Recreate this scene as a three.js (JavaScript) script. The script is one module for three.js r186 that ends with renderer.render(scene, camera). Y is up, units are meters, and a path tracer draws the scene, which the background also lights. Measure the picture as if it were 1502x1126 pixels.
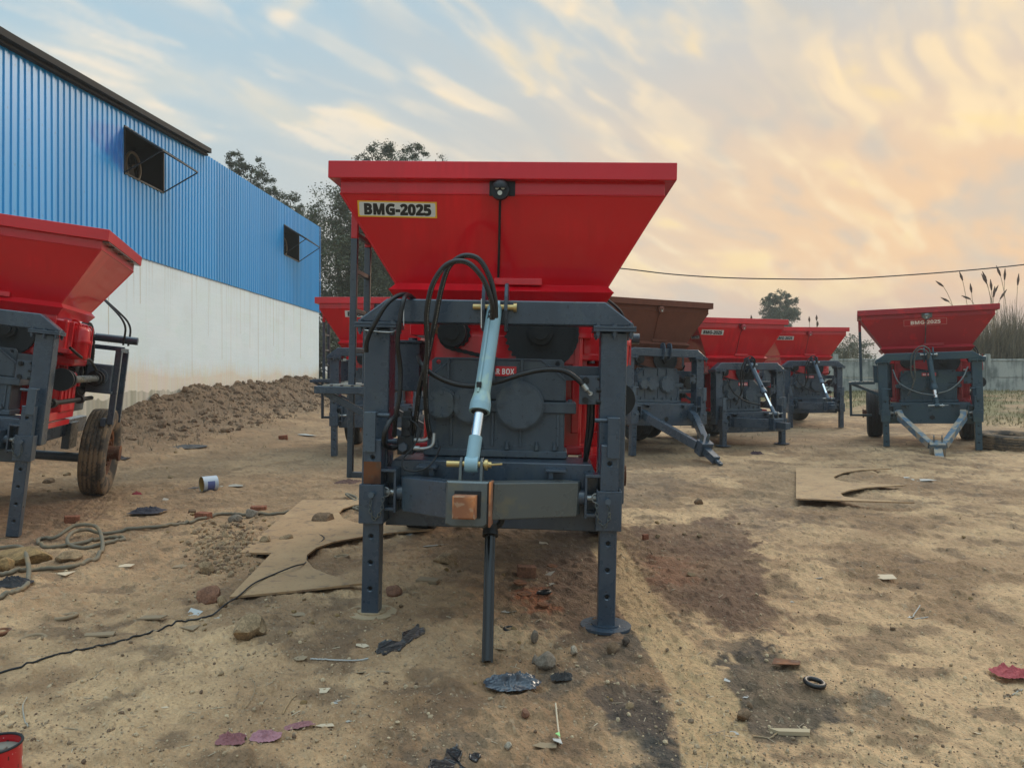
import * as THREE from 'three';
import { RoundedBoxGeometry } from 'three/addons/geometries/RoundedBoxGeometry.js';
import { mergeGeometries } from 'three/addons/utils/BufferGeometryUtils.js';

// ───────────── camera, sky, sun, exposure ─────────────
const scene = new THREE.Scene();
const EYE = 1.58, FPX = 1128, CU = 751, HV = 545;      // eye height; focal length, centre column and horizon row of the 1502 x 1126 photograph
const camera = new THREE.PerspectiveCamera(2 * Math.atan(563 / FPX) * 180 / Math.PI, 1502 / 1126, 0.05, 1500);
camera.position.set(0, EYE, 0);
camera.lookAt(0, EYE, -10);
camera.setViewOffset(1502, 1126, 0, 18, 1502, 1126);

const renderer = new THREE.WebGLRenderer({ antialias: true });
renderer.toneMapping = THREE.LinearToneMapping;
renderer.toneMappingExposure = 1.92;
renderer.shadowMap.enabled = true;

// seeded noise
let seed0 = 12345;
const rnd = () => { seed0 = (seed0 * 1664525 + 1013904223) >>> 0; return seed0 / 4294967296; };
const rr = (a, b) => a + (b - a) * rnd();
function hash(ix, iy) { let h = Math.imul(ix, 374761393) + Math.imul(iy, 668265263); h = Math.imul(h ^ (h >>> 13), 1274126177); return ((h ^ (h >>> 16)) >>> 0) / 4294967296; }
function vnoise(x, y) {
  const ix = Math.floor(x), iy = Math.floor(y); let fx = x - ix, fy = y - iy;
  fx = fx * fx * (3 - 2 * fx); fy = fy * fy * (3 - 2 * fy);
  const a = hash(ix, iy), b = hash(ix + 1, iy), c = hash(ix, iy + 1), d = hash(ix + 1, iy + 1);
  return a + (b - a) * fx + (c - a) * fy + (a - b - c + d) * fx * fy;
}
function fbm(x, y, o = 4) { let s = 0, a = 0.5, n = 0; for (let i = 0; i < o; i++) { s += a * vnoise(x, y); n += a; a *= 0.5; x = x * 2.03 + 17.1; y = y * 2.03 + 9.7; } return s / n; }
const clamp = (x, a = 0, b = 1) => Math.min(b, Math.max(a, x));
const sstep = (a, b, x) => { const t = clamp((x - a) / (b - a)); return t * t * (3 - 2 * t); };
const mix = (a, b, t) => a + (b - a) * t;
const mix3 = (a, b, t) => [mix(a[0], b[0], t), mix(a[1], b[1], t), mix(a[2], b[2], t)];
const s2l = v => (v /= 255) <= 0.04045 ? v / 12.92 : Math.pow((v + 0.055) / 1.055, 2.4);
const srgb = (r, g, b) => [s2l(r), s2l(g), s2l(b)];

// sky: evening air with thin streaked cloud, a warm bank of light over the yard's right-hand end
const SKYGAIN = 0.555;
function skyColour(dx, dy, dz) {
  const el = Math.asin(clamp(dy, -1, 1)) * 57.2958;
  const az = Math.atan2(dx, -dz) * 57.2958;               // degrees right of the yard's axis
  const e = Math.max(el, 0);
  const daz = Math.abs(((az - 32 + 540) % 360) - 180);     // from the sun's azimuth
  const warm = Math.exp(-Math.pow(daz / 38, 2));
  const blue = mix3(srgb(194, 208, 210), srgb(158, 196, 218), sstep(4, 32, e));
  const peach = mix3(srgb(216, 186, 170), mix3(srgb(250, 206, 158), srgb(196, 203, 205), sstep(9, 30, e)), sstep(2, 8, e));
  let c = mix3(blue, peach, warm * 0.92);
  // clouds on a flat layer
  const k = 1 / (Math.max(dy, 0) + 0.16);
  let px = dx * k, pz = dz * k;
  const qx = px * 0.64 - pz * 0.77, qz = px * 0.77 + pz * 0.64;             // streaks run toward the sun's side of the horizon
  const w1 = fbm(qx * 1.3 + 3.1, qz * 1.3 + 8.2, 4) - 0.5, w2 = fbm(qx * 1.3 + 23.1, qz * 1.3 + 1.2, 4) - 0.5;
  const n = 0.5 + 1.7 * (fbm(qx * 1.2 + w1 * 1.5 + 5.4, qz * 3.2 + w2 * 1.9 + 2.3, 6) - 0.5);
  const n2 = 0.5 + 1.7 * (fbm(qx * 3.4 + w2 * 1.7 + 40.4, qz * 9.4 + w1 * 2.0 + 12.3, 6) - 0.5);
  const cov = sstep(0.46, 0.74, n * 0.72 + n2 * 0.28 + warm * 0.03);
  const fine = sstep(0.42, 0.72, n2);
  const low = sstep(0.5, 9, el);
  const lit = mix3(srgb(234, 228, 216), srgb(254, 228, 186), warm);
  const dim = mix3(srgb(186, 203, 212), srgb(206, 198, 186), warm);
  const wisp = sstep(0.5, 0.82, 0.5 + 1.8 * (fbm(qx * 2.0 + w1 * 1.8 + 60, qz * 14 + w2 * 3.0 + 33, 6) - 0.5));
  c = mix3(c, lit, clamp(cov * (0.42 + 0.28 * warm) * (0.45 + 0.55 * fine) + 0.7 * wisp * (0.35 + 0.65 * sstep(0.35, 0.6, n))) * low);
  c = mix3(c, dim, sstep(0.5, 0.8, 1 - n * 0.6 - n2 * 0.4) * 0.75 * low * (0.6 + 0.4 * warm));
  const core = sstep(0.58, 0.78, n * 0.6 + n2 * 0.4) * warm * sstep(3, 9, el) * (1 - sstep(20, 34, el));
  c = mix3(c, srgb(255, 226, 166), core * 0.7);
  // hazy horizon, below it the same haze darkened like ground
  const hz = mix3(srgb(200, 204, 200), srgb(210, 186, 170), warm);
  c = mix3(hz, c, sstep(0, 5.5, el));
  // diffuse cloud light rises smoothly toward the zenith, as under any thin overcast
  const g = SKYGAIN * (1 + 2.0 * sstep(26, 80, el));
  if (el < 0) return mix3(c, [0.16, 0.12, 0.08], sstep(0, -6, el)).map(v => v * SKYGAIN);
  return c.map(v => v * g);
}
{
  const W = 2048, H = 1024, data = new Float32Array(W * H * 4);
  for (let j = 0; j < H; j++) {
    const th = ((j + 0.5) / H - 0.5) * Math.PI, cy = Math.cos(th), sy = Math.sin(th);
    for (let i = 0; i < W; i++) {
      const ph = ((i + 0.5) / W - 0.5) * 2 * Math.PI;
      const c = skyColour(Math.cos(ph) * cy, sy, Math.sin(ph) * cy), o = (j * W + i) * 4;
      data[o] = c[0]; data[o + 1] = c[1]; data[o + 2] = c[2]; data[o + 3] = 1;
    }
  }
  const tex = new THREE.DataTexture(data, W, H, THREE.RGBAFormat, THREE.FloatType);
  tex.mapping = THREE.EquirectangularReflectionMapping; tex.magFilter = THREE.LinearFilter; tex.minFilter = THREE.LinearFilter;
  tex.wrapS = THREE.RepeatWrapping; tex.needsUpdate = true;
  scene.background = tex; scene.environment = tex;
}
const sun = new THREE.DirectionalLight(new THREE.Color(1.0, 0.86, 0.70), 0.75);
{
  const a = 38 / 57.2958, e = 26 / 57.2958;
  sun.position.set(Math.sin(a) * Math.cos(e) * 60, Math.sin(e) * 60, -Math.cos(a) * Math.cos(e) * 60);
  sun.castShadow = true; sun.shadow.radius = 40; sun.shadow.mapSize.set(4096, 4096);
  Object.assign(sun.shadow.camera, { left: -40, right: 40, top: 40, bottom: -40, near: 1, far: 160 });
  scene.add(sun); scene.add(sun.target);
}
scene.fog = new THREE.FogExp2(new THREE.Color(...srgb(200, 196, 190)), 0.0014);

// ───────────── helpers ─────────────
const taken = {};
const numbered = n => { const k = taken[n] = (taken[n] ?? -1) + 1; return k ? `${n}_${String(k).padStart(3, '0')}` : n; };
function tag(o, label, category, group, kind) {
  if (label) o.userData.label = label; if (category) o.userData.category = category;
  if (group) o.userData.group = group; if (kind) o.userData.kind = kind; return o;
}
function thing(name, label, category, pos = [0, 0, 0], turn = 0, group) {
  const o = new THREE.Group(); o.name = numbered(name); o.position.set(...pos); o.rotation.y = turn; scene.add(o);
  return tag(o, label, category, group);
}
function boxUV(g) {            // uv in metres from the side each face points to
  const p = g.attributes.position, uv = new Float32Array(p.count * 2);
  for (let i = 0; i < p.count; i += 3) {
    const ax = p.getX(i), ay = p.getY(i), az = p.getZ(i);
    const bx = p.getX(i + 1) - ax, by = p.getY(i + 1) - ay, bz = p.getZ(i + 1) - az, cx = p.getX(i + 2) - ax, cy = p.getY(i + 2) - ay, cz = p.getZ(i + 2) - az;
    const nx = Math.abs(by * cz - bz * cy), ny = Math.abs(bz * cx - bx * cz), nz = Math.abs(bx * cy - by * cx);
    for (let k = 0; k < 3; k++) {
      const x = p.getX(i + k), y = p.getY(i + k), z = p.getZ(i + k);
      const [a, b] = nx >= ny && nx >= nz ? [z, y] : ny >= nz ? [x, z] : [x, y];
      uv[(i + k) * 2] = a; uv[(i + k) * 2 + 1] = b;
    }
  }
  g.setAttribute('uv', new THREE.BufferAttribute(uv, 2)); return g;
}
function prep(g) { g = g.index ? g.toNonIndexed() : g; for (const k of Object.keys(g.attributes)) if (k !== 'position' && k !== 'normal') g.deleteAttribute(k); return boxUV(g); }
function part(name, geos, mat, parent, own) {
  const list = Array.isArray(geos) ? geos : [geos];
  const g = own ? list[0] : list.length === 1 ? prep(list[0]) : mergeGeometries(list.map(prep));
  const m = new THREE.Mesh(g, mat); m.name = parent === scene ? numbered(name) : name; m.castShadow = m.receiveShadow = true; parent.add(m); if (/bolts$|_chain$|_fittings$|_detail$|_blades$/.test(name)) m.userData.kind = 'stuff'; return m;
}
const V = (x, y, z) => new THREE.Vector3(x, y, z);
function box(w, h, d, x = 0, y = 0, z = 0, r = 0.005) {
  const m = Math.min(w, h, d) * 0.35; r = Math.min(r, m);
  const g = r > 0.0012 ? new RoundedBoxGeometry(w, h, d, 1, r) : new THREE.BoxGeometry(w, h, d); return g.translate(x, y, z);
}
function cyl(r, h, axis, x, y, z, seg = 24, r2 = r) {
  const g = new THREE.CylinderGeometry(r2, r, h, seg);
  if (axis === 'x') g.rotateZ(-Math.PI / 2); if (axis === 'z') g.rotateX(Math.PI / 2); return g.translate(x, y, z);
}
function aim(g, a, b) { const d = b.clone().sub(a), m = new THREE.Matrix4(), q = new THREE.Quaternion().setFromUnitVectors(V(0, 1, 0), d.clone().normalize()); m.compose(a.clone().add(b).multiplyScalar(0.5), q, V(1, 1, 1)); return g.applyMatrix4(m); }
const rod = (a, b, r, seg = 16, r2 = r) => aim(new THREE.CylinderGeometry(r2, r, a.distanceTo(b), seg), a, b);
function bar(a, b, w, h, r = 0.006) {       // rectangular section from a to b, w across, h upright
  const L = a.distanceTo(b), g = box(w, h, L, 0, 0, 0, r), m = new THREE.Matrix4().lookAt(a, b, V(0, 1, 0));
  if (Math.abs(b.x - a.x) + Math.abs(b.z - a.z) < 1e-4) m.lookAt(a, b, V(0, 0, 1));
  m.setPosition(a.clone().add(b).multiplyScalar(0.5)); return g.applyMatrix4(m);
}
const curve = pts => new THREE.CatmullRomCurve3(pts.map(p => Array.isArray(p) ? V(...p) : p), false, 'centripetal');
const tube = (pts, r, n = 40, k = 8) => new THREE.TubeGeometry(curve(pts), n, r, k, false);
function prism(pts, depth, z0 = 0, bev = 0.004, holes = []) {   // outline in x, y pushed out along z
  const s = new THREE.Shape(pts.map(p => new THREE.Vector2(...p)));
  for (const [x, y, r] of holes) { const h = new THREE.Path(); h.absarc(x, y, r, 0, Math.PI * 2, true); s.holes.push(h); }
  return new THREE.ExtrudeGeometry(s, { depth: depth - 2 * bev, bevelEnabled: bev > 0, bevelSize: bev, bevelOffset: -bev, bevelThickness: bev, bevelSegments: 1, curveSegments: 14 }).translate(0, 0, z0 + bev);
}
function slab(a, b, c, d, t) {              // plate with corners a b c d and thickness t behind its face
  const n = b.clone().sub(a).cross(d.clone().sub(a)).normalize().multiplyScalar(-t), P = [a, b, c, d], Q = P.map(p => p.clone().add(n)), out = [];
  const q = (p0, p1, p2, p3) => out.push(p0, p1, p2, p0, p2, p3);
  q(...P); q(Q[3], Q[2], Q[1], Q[0]); for (let i = 0; i < 4; i++) { const j = (i + 1) % 4; q(P[j], P[i], Q[i], Q[j]); }
  const g = new THREE.BufferGeometry().setFromPoints(out); g.computeVertexNormals(); return g;
}
function strutDisc(r, h, axis, x, y, z) { return cyl(r, h, axis, x, y, z, 6); }
// ground point seen at a place of the photograph
const G = (u, v, y = 0) => { const d = FPX * (EYE - y) / (v - HV); return [(u - CU) / FPX * d, -d]; };

// ───────────── textures and materials ─────────────
function noiseTex(size, fn, srgbMap = true, rep = 1) {
  const d = new Uint8Array(size * size * 4);
  for (let j = 0; j < size; j++) for (let i = 0; i < size; i++) {
    const c = fn(i / size, j / size), o = (j * size + i) * 4;
    for (let k = 0; k < 3; k++) d[o + k] = clamp(Array.isArray(c) ? c[k] : c) * 255; d[o + 3] = 255;
  }
  const t = new THREE.DataTexture(d, size, size); t.wrapS = t.wrapT = THREE.RepeatWrapping; t.magFilter = THREE.LinearFilter; t.minFilter = THREE.LinearMipmapLinearFilter; t.generateMipmaps = true;
  if (srgbMap) t.colorSpace = THREE.SRGBColorSpace; t.repeat.set(rep, rep); t.needsUpdate = true; return t;
}
// tileable noise: blend of shifted copies
const tn = (u, v, f, o = 4, s = 0) => {
  const A = fbm(u * f + s, v * f, o), B = fbm((u - 1) * f + s, v * f, o), C = fbm(u * f + s, (v - 1) * f, o), D = fbm((u - 1) * f + s, (v - 1) * f, o);
  const raw = A * (1 - u) * (1 - v) + B * u * (1 - v) + C * (1 - u) * v + D * u * v;
  const k = Math.sqrt((1 - u) ** 2 + u ** 2) * Math.sqrt((1 - v) ** 2 + v ** 2); return 0.5 + (raw - 0.5) / k;
};
const tPaint = noiseTex(512, (u, v) => { const a = tn(u, v, 5, 5), s = tn(u, v * 0.3, 22, 3, 7), sp = tn(u, v, 70, 2, 3); return 0.90 + 0.16 * (a - 0.5) + 0.10 * (s - 0.5) - (sp > 0.8 ? 0.12 : 0); }, true, 0.9);
const tWorn = noiseTex(512, (u, v) => { const a = tn(u, v, 6, 5, 2), s = tn(u, v, 30, 3, 9), m = sstep(0.52, 0.66, a * 0.7 + s * 0.3); return mix3([0.84, 0.86, 0.88], [0.97, 0.93, 0.86], m); }, true, 0.8);
const tRough = noiseTex(512, (u, v) => { const a = tn(u, v, 6, 5, 11), b = tn(u, v, 40, 2, 5); const r = 0.62 + 0.55 * (a - 0.5) + 0.15 * (b - 0.5); return [r, r, r]; }, false, 0.9);
const tPeel = noiseTex(512, (u, v) => 0.5 + 0.7 * (tn(u, v, 34, 3, 4) - 0.5) + 0.5 * (tn(u, v, 4, 2, 14) - 0.5), false, 1.6);
const tRust = noiseTex(512, (u, v) => { const a = tn(u, v, 5, 5, 3), b = tn(u, v, 34, 3, 8); return mix3(mix3(srgb8(96, 62, 44), srgb8(150, 98, 62), sstep(0.35, 0.65, a)), srgb8(120, 104, 90), sstep(0.55, 0.75, b) * 0.6); }, true, 1.2);
function srgb8(r, g, b) { return [r / 255, g / 255, b / 255]; }
const tSlate = noiseTex(1024, (u, v) => { const a = tn(u, v, 5, 5, 91), d = tn(u, v, 11, 5, 95), s = tn(u, v * 0.2, 30, 3, 97), sp = tn(u, v, 110, 2, 99), sc = Math.abs(tn(u * 0.25, v, 26, 2, 93) - 0.5); let k = 0.80 + 0.22 * (a - 0.5) + 0.12 * (s - 0.5); const dust = 0.45 * sstep(0.55, 0.74, d * 0.75 + s * 0.25); let c = mix3([k, k, k], [1, 0.92, 0.80], dust); if (sc < 0.004) c = mix3(c, [1, 1, 1], 0.4); if (sp > 0.84) c = mix3(c, [0.35, 0.3, 0.28], 0.5); return c; }, true, 0.7);
const C = (r, g, b) => new THREE.Color().setRGB(r, g, b);
const CS = (r, g, b) => C(...srgb(r, g, b));
const std = (color, roughness = 0.6, metalness = 0, o = {}) => new THREE.MeshStandardMaterial({ color, roughness, metalness, ...o });
const phys = (color, roughness, o = {}) => new THREE.MeshPhysicalMaterial({ color, roughness, ...o });
const M = {};
const tRed = noiseTex(1024, (u, v) => { const a = tn(u, v, 4, 5, 61), run = tn(u, v * 0.12, 40, 3, 7), d = tn(u, v, 9, 5, 71), sp = tn(u, v, 90, 2, 3); const k = 0.90 + 0.18 * (a - 0.5) + 0.16 * (run - 0.5) * sstep(0.45, 0.6, a); const dust = clamp(0.30 * sstep(0.52, 0.72, d * 0.7 + run * 0.3) + (sp > 0.82 ? 0.25 : 0)); return mix3([k, k, k], [0.92, 0.96, 0.9], dust * 0.5).map((c, i) => i ? c + dust * 0.06 : c); }, true, 0.45);
const tDent = noiseTex(512, (u, v) => 0.5 + 1.1 * (tn(u, v, 3, 2, 14) - 0.5) + 0.10 * (tn(u, v, 34, 3, 4) - 0.5), false, 0.55);
M.red = phys(CS(228, 4, 30), 0.40, { map: tRed, clearcoat: 0.7, specularIntensity: 0.6, clearcoatRoughness: 0.07, bumpMap: tDent, bumpScale: 0.012 });
M.redOld = phys(CS(188, 22, 38), 0.55, { map: tWorn, clearcoat: 0.35, clearcoatRoughness: 0.35, bumpMap: tPeel, bumpScale: 0.001 });
M.primer = std(CS(118, 66, 46), 0.8, 0, { map: tPaint });
M.slate = phys(CS(68, 86, 104), 0.48, { map: tSlate, roughnessMap: tRough, clearcoat: 0.3, clearcoatRoughness: 0.3, bumpMap: tPeel, bumpScale: 0.0006 });
M.slateDull = std(CS(90, 104, 117), 0.44, 0, { map: tSlate, bumpMap: tPeel, bumpScale: 0.0006 });
M.teal = phys(CS(44, 76, 90), 0.6, { map: tWorn, roughnessMap: tRough, clearcoat: 0.15, clearcoatRoughness: 0.4 });
M.bare = std(CS(112, 116, 114), 0.5, 0.35, { map: tWorn, roughnessMap: tRough });
M.rust = std(C(1, 1, 1), 0.85, 0.1, { map: tRust });
M.rustDark = std(C(0.55, 0.5, 0.46), 0.85, 0.1, { map: tRust });
M.rustBeige = std(C(2.3, 2.2, 2.0), 0.9, 0, { map: tRust });
M.cylBlue = phys(CS(166, 200, 208), 0.45, { map: tWorn, clearcoat: 0.3, clearcoatRoughness: 0.3 });
M.cylSlate = phys(CS(84, 104, 122), 0.45, { map: tPaint, clearcoat: 0.3 });
M.chrome = std(C(0.85, 0.86, 0.88), 0.16, 1);
M.brass = std(CS(196, 172, 118), 0.38, 0.8);
M.zinc = std(CS(176, 178, 176), 0.4, 0.8);
M.rubber = std(CS(24, 25, 27), 0.42, 0);
M.black = std(CS(26, 28, 31), 0.5, 0.2);
M.cast = std(CS(52, 55, 58), 0.6, 0.4, { map: tPaint });
M.oilPipe = phys(CS(20, 22, 25), 0.3, { map: tRust, clearcoat: 0.6, clearcoatRoughness: 0.2, metalness: 0.5 });
M.tie = std(CS(225, 225, 222), 0.6);
M.timber = std(CS(178, 172, 160), 0.8, 0, { map: tWorn });
M.lampGlass = phys(CS(190, 190, 178), 0.15, { clearcoat: 1 });
const tTyre = noiseTex(512, (u, v) => { const a = tn(u, v, 6, 5, 13), b = tn(u, v, 40, 3, 6); return mix3(srgb8(64, 58, 52), srgb8(128, 106, 82), sstep(0.36, 0.66, a * 0.75 + b * 0.25)); }, true, 1.4);
M.tyreDusty = std(C(1, 1, 1), 0.9, 0, { map: tTyre });
M.tyre = std(CS(46, 46, 47), 0.82, 0, { map: tWorn });
M.hubRust = std(C(0.9, 0.8, 0.7), 0.85, 0.1, { map: tRust });

// ───────────── ground ─────────────
const WALLX = -9.25, SHED0 = 5, SHED1 = 36.8, BACKZ = -38;
const track1 = [G(885, 790), G(945, 890), G(1035, 1010), G(1062, 1126), G(1090, 1300)];   // swept strip of a tyre
const track2 = [G(800, 930), G(720, 1010), G(620, 1126), G(520, 1250)];                    // wavy tread prints
const track3 = [G(60, 800), G(105, 765), G(140, 735), G(160, 715)];
const track4 = [G(1290, 660), G(1310, 700)], track5 = [G(1395, 668), G(1430, 700)];
function alongPath(path, x, z) {          // [distance across (signed), distance along]
  let best = 1e9, across = 0, along = 0, run = 0;
  for (let i = 0; i < path.length - 1; i++) {
    const [ax, az] = path[i], [bx, bz] = path[i + 1], ux = bx - ax, uz = bz - az, L = Math.hypot(ux, uz);
    const t = clamp(((x - ax) * ux + (z - az) * uz) / (L * L)), px = x - ax - ux * t, pz = z - az - uz * t, d = Math.hypot(px, pz);
    if (d < best) { best = d; across = Math.sign(ux * (z - az) - uz * (x - ax)) * d; along = run + t * L; }
    run += L;
  }
  return [across, along, run];
}
const tri = t => Math.abs(((t % 1) + 1) % 1 * 2 - 1);
function groundH(x, z, fine = true) {
  const d = -z;
  let h = 0.07 * (fbm(x * 0.45 + 3, z * 0.45, 3) - 0.5) + 0.05 * (fbm(x * 1.6, z * 1.6 + 5, 3) - 0.5);
  h -= 0.034 * clamp(x, -1.6, 1.6) * Math.exp(-((z + 4.6) ** 2) / 9);
  h += 0.32 * sstep(-4.5, -8.6, x) * sstep(10, 19, d) + 0.30 * sstep(19, 37, d) + 0.35 * sstep(9, 18, x) * sstep(19, 28, d);
  const w = x - WALLX;
  if (w < 4 && w > -0.6 && d > 12 && d < 38) {
    const lump = fbm(x * 0.9, z * 0.45, 3), m = (0.30 + 0.80 * lump) * sstep(13.5, 22, d) * (1 - 0.35 * sstep(30, 37, d));
    h += m * Math.exp(-((w / (1.15 + 0.5 * lump)) ** 2)) * (1 + 0.35 * (fbm(x * 3, z * 3, 3) - 0.5)) + 0.16 * (fbm(x * 4, z * 4, 4) - 0.5) * Math.exp(-((w / 2) ** 2)) * sstep(13, 18, d);
  }
  if (d > 38) h += 0.25 * sstep(38, 44, d);
  if (!fine) return h;
  if (d < 22 && d > 0) {
    const f = 1 - sstep(14, 22, d);
    const c = fbm(x * 6 + 2, z * 6, 3), e = fbm(x * 22, z * 22 + 4, 3);
    h += f * (0.048 * (c - 0.5) + 0.021 * (e - 0.5) + 0.016 * sstep(0.56, 0.72, fbm(x * 11 + 60, z * 11 + 7, 3)));
    const r = fbm(x * 3.1 + 40, z * 3.1, 2), r2 = 1 - Math.abs(2 * fbm(x * 7 + 9, z * 7 + 2, 3) - 1); h += f * 0.010 * sstep(0.86, 0.97, r2) * r;
    // clod ridge by the left plate
    const [hx, hz] = G(345, 800); h += 0.06 * Math.exp(-(((x - hx) / 0.45) ** 2 + ((z - hz) / 0.7) ** 2)) * (0.5 + fbm(x * 12, z * 12, 3));
    if (d < 9) {
      const [a, s] = alongPath(track1, x, z), in1 = 1 - sstep(0.14, 0.18, Math.abs(a));
      if (in1 > 0) { const zz = a * 1 + 0.012 * (tri(s * 22) - 0.5) * 2; const g = Math.min(Math.abs(zz + 0.05), Math.abs(zz), Math.abs(zz - 0.05)); h += in1 * (-0.008 - 0.008 * (1 - sstep(0.003, 0.010, g)) * sstep(0.45, 0.6, fbm(x * 2.2, z * 2.2, 2))); }
      const [a2, s2, L2] = alongPath(track2, x, z);
      if (Math.abs(a2) < 0.34) { const on = (1 - sstep(0.24, 0.34, Math.abs(a2))) * sstep(0, 0.1, s2) * sstep(0.38, 0.55, fbm(x * 2.4 + 8, z * 2.4, 2)); const wv = tri((s2 + 0.016 * Math.sin(a2 * 48) + 0.01 * fbm(x * 9, z * 9, 2)) / 0.085); h += on * 0.015 * (sstep(0.5, 0.95, wv) - 0.4); }
    }
    for (const t of [track3, track4, track5]) if (d < 19 && d > 4) { const [a, s, L] = alongPath(t, x, z); if (Math.abs(a) < 0.2 && s > 0.01 && s < L - 0.01) { h += -0.008 - 0.012 * (1 - sstep(0.15, 0.45, tri(a / 0.07))); } }
  }
  return h;
}
// stained patches: outlines on the ground, edge softness in metres, colour, strength
const stain = (pix, soft, col, k, grit = 1) => { const P = pix.map(p => G(...p)); const xs = P.map(p => p[0]), zs = P.map(p => p[1]); return { P, soft, col, k, grit, b: [Math.min(...xs) - 0.4, Math.max(...xs) + 0.4, Math.min(...zs) - 0.4, Math.max(...zs) + 0.4] }; };
const stains = [
  stain([[640, 770], [860, 765], [960, 770], [940, 850], [880, 930], [770, 915], [740, 860], [660, 830]], 0.22, [0.185, 0.112, 0.062], 0.75),
  stain([[925, 772], [1075, 752], [1108, 796], [1122, 840], [1146, 908], [1092, 914], [1010, 884], [985, 880], [948, 820]], 0.11, [0.165, 0.092, 0.056], 0.95),
  stain([[800, 780], [905, 776], [918, 800], [960, 880], [965, 900], [905, 960], [830, 950], [790, 900], [780, 840]], 0.18, [0.165, 0.092, 0.055], 0.8),
  stain([[758, 868], [800, 862], [812, 895], [772, 905]], 0.07, [0.34, 0.11, 0.045], 0.8),
  stain([[950, 815], [1010, 812], [1020, 850], [960, 850]], 0.12, [0.27, 0.10, 0.05], 0.5),
  stain([[1046, 984], [1070, 948], [1120, 940], [1170, 975], [1225, 1010], [1218, 1056], [1150, 1070], [1090, 1052], [1062, 1020]], 0.07, [0.068, 0.052, 0.040], 0.92),
  stain([[860, 1015], [905, 1000], [974, 998], [982, 1030], [1000, 1126], [960, 1140], [940, 1080], [890, 1050]], 0.05, [0.075, 0.052, 0.040], 0.98),
  stain([[800, 985], [850, 950], [915, 925], [950, 940], [925, 975], [860, 1000], [830, 1040], [780, 1025]], 0.16, [0.095, 0.072, 0.052], 0.75),
  stain([[1040, 935], [1110, 915], [1130, 940], [1080, 960]], 0.09, [0.075, 0.056, 0.045], 0.8),
  stain([[905, 1060], [985, 1085], [1000, 1126], [930, 1130]], 0.12, [0.07, 0.06, 0.05], 0.7),
  stain([[0, 745], [120, 728], [150, 745], [90, 800], [0, 830]], 0.25, [0.20, 0.115, 0.07], 0.7),
  stain([[620, 1085], [680, 1060], [740, 1090], [700, 1140], [600, 1130]], 0.10, [0.10, 0.082, 0.062], 0.55),
  stain([[900, 690], [1000, 695], [1010, 720], [930, 740], [880, 730]], 0.4, [0.16, 0.11, 0.075], 0.5),
  stain([[1090, 740], [1170, 735], [1130, 790], [1080, 780]], 0.3, [0.15, 0.095, 0.07], 0.55),
  stain([[1270, 985], [1300, 1010], [1280, 1030], [1260, 1020]], 0.06, [0.13, 0.115, 0.09], 0.7),
];
function polyDist(P, x, z) {
  let inside = false, best = 1e9;
  for (let i = 0, j = P.length - 1; i < P.length; j = i++) {
    const [ax, az] = P[i], [bx, bz] = P[j];
    if ((az > z) !== (bz > z) && x < (bx - ax) * (z - az) / (bz - az) + ax) inside = !inside;
    const ux = bx - ax, uz = bz - az, t = clamp(((x - ax) * ux + (z - az) * uz) / (ux * ux + uz * uz)); best = Math.min(best, Math.hypot(x - ax - ux * t, z - az - uz * t));
  }
  return inside ? -best : best;
}
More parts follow.
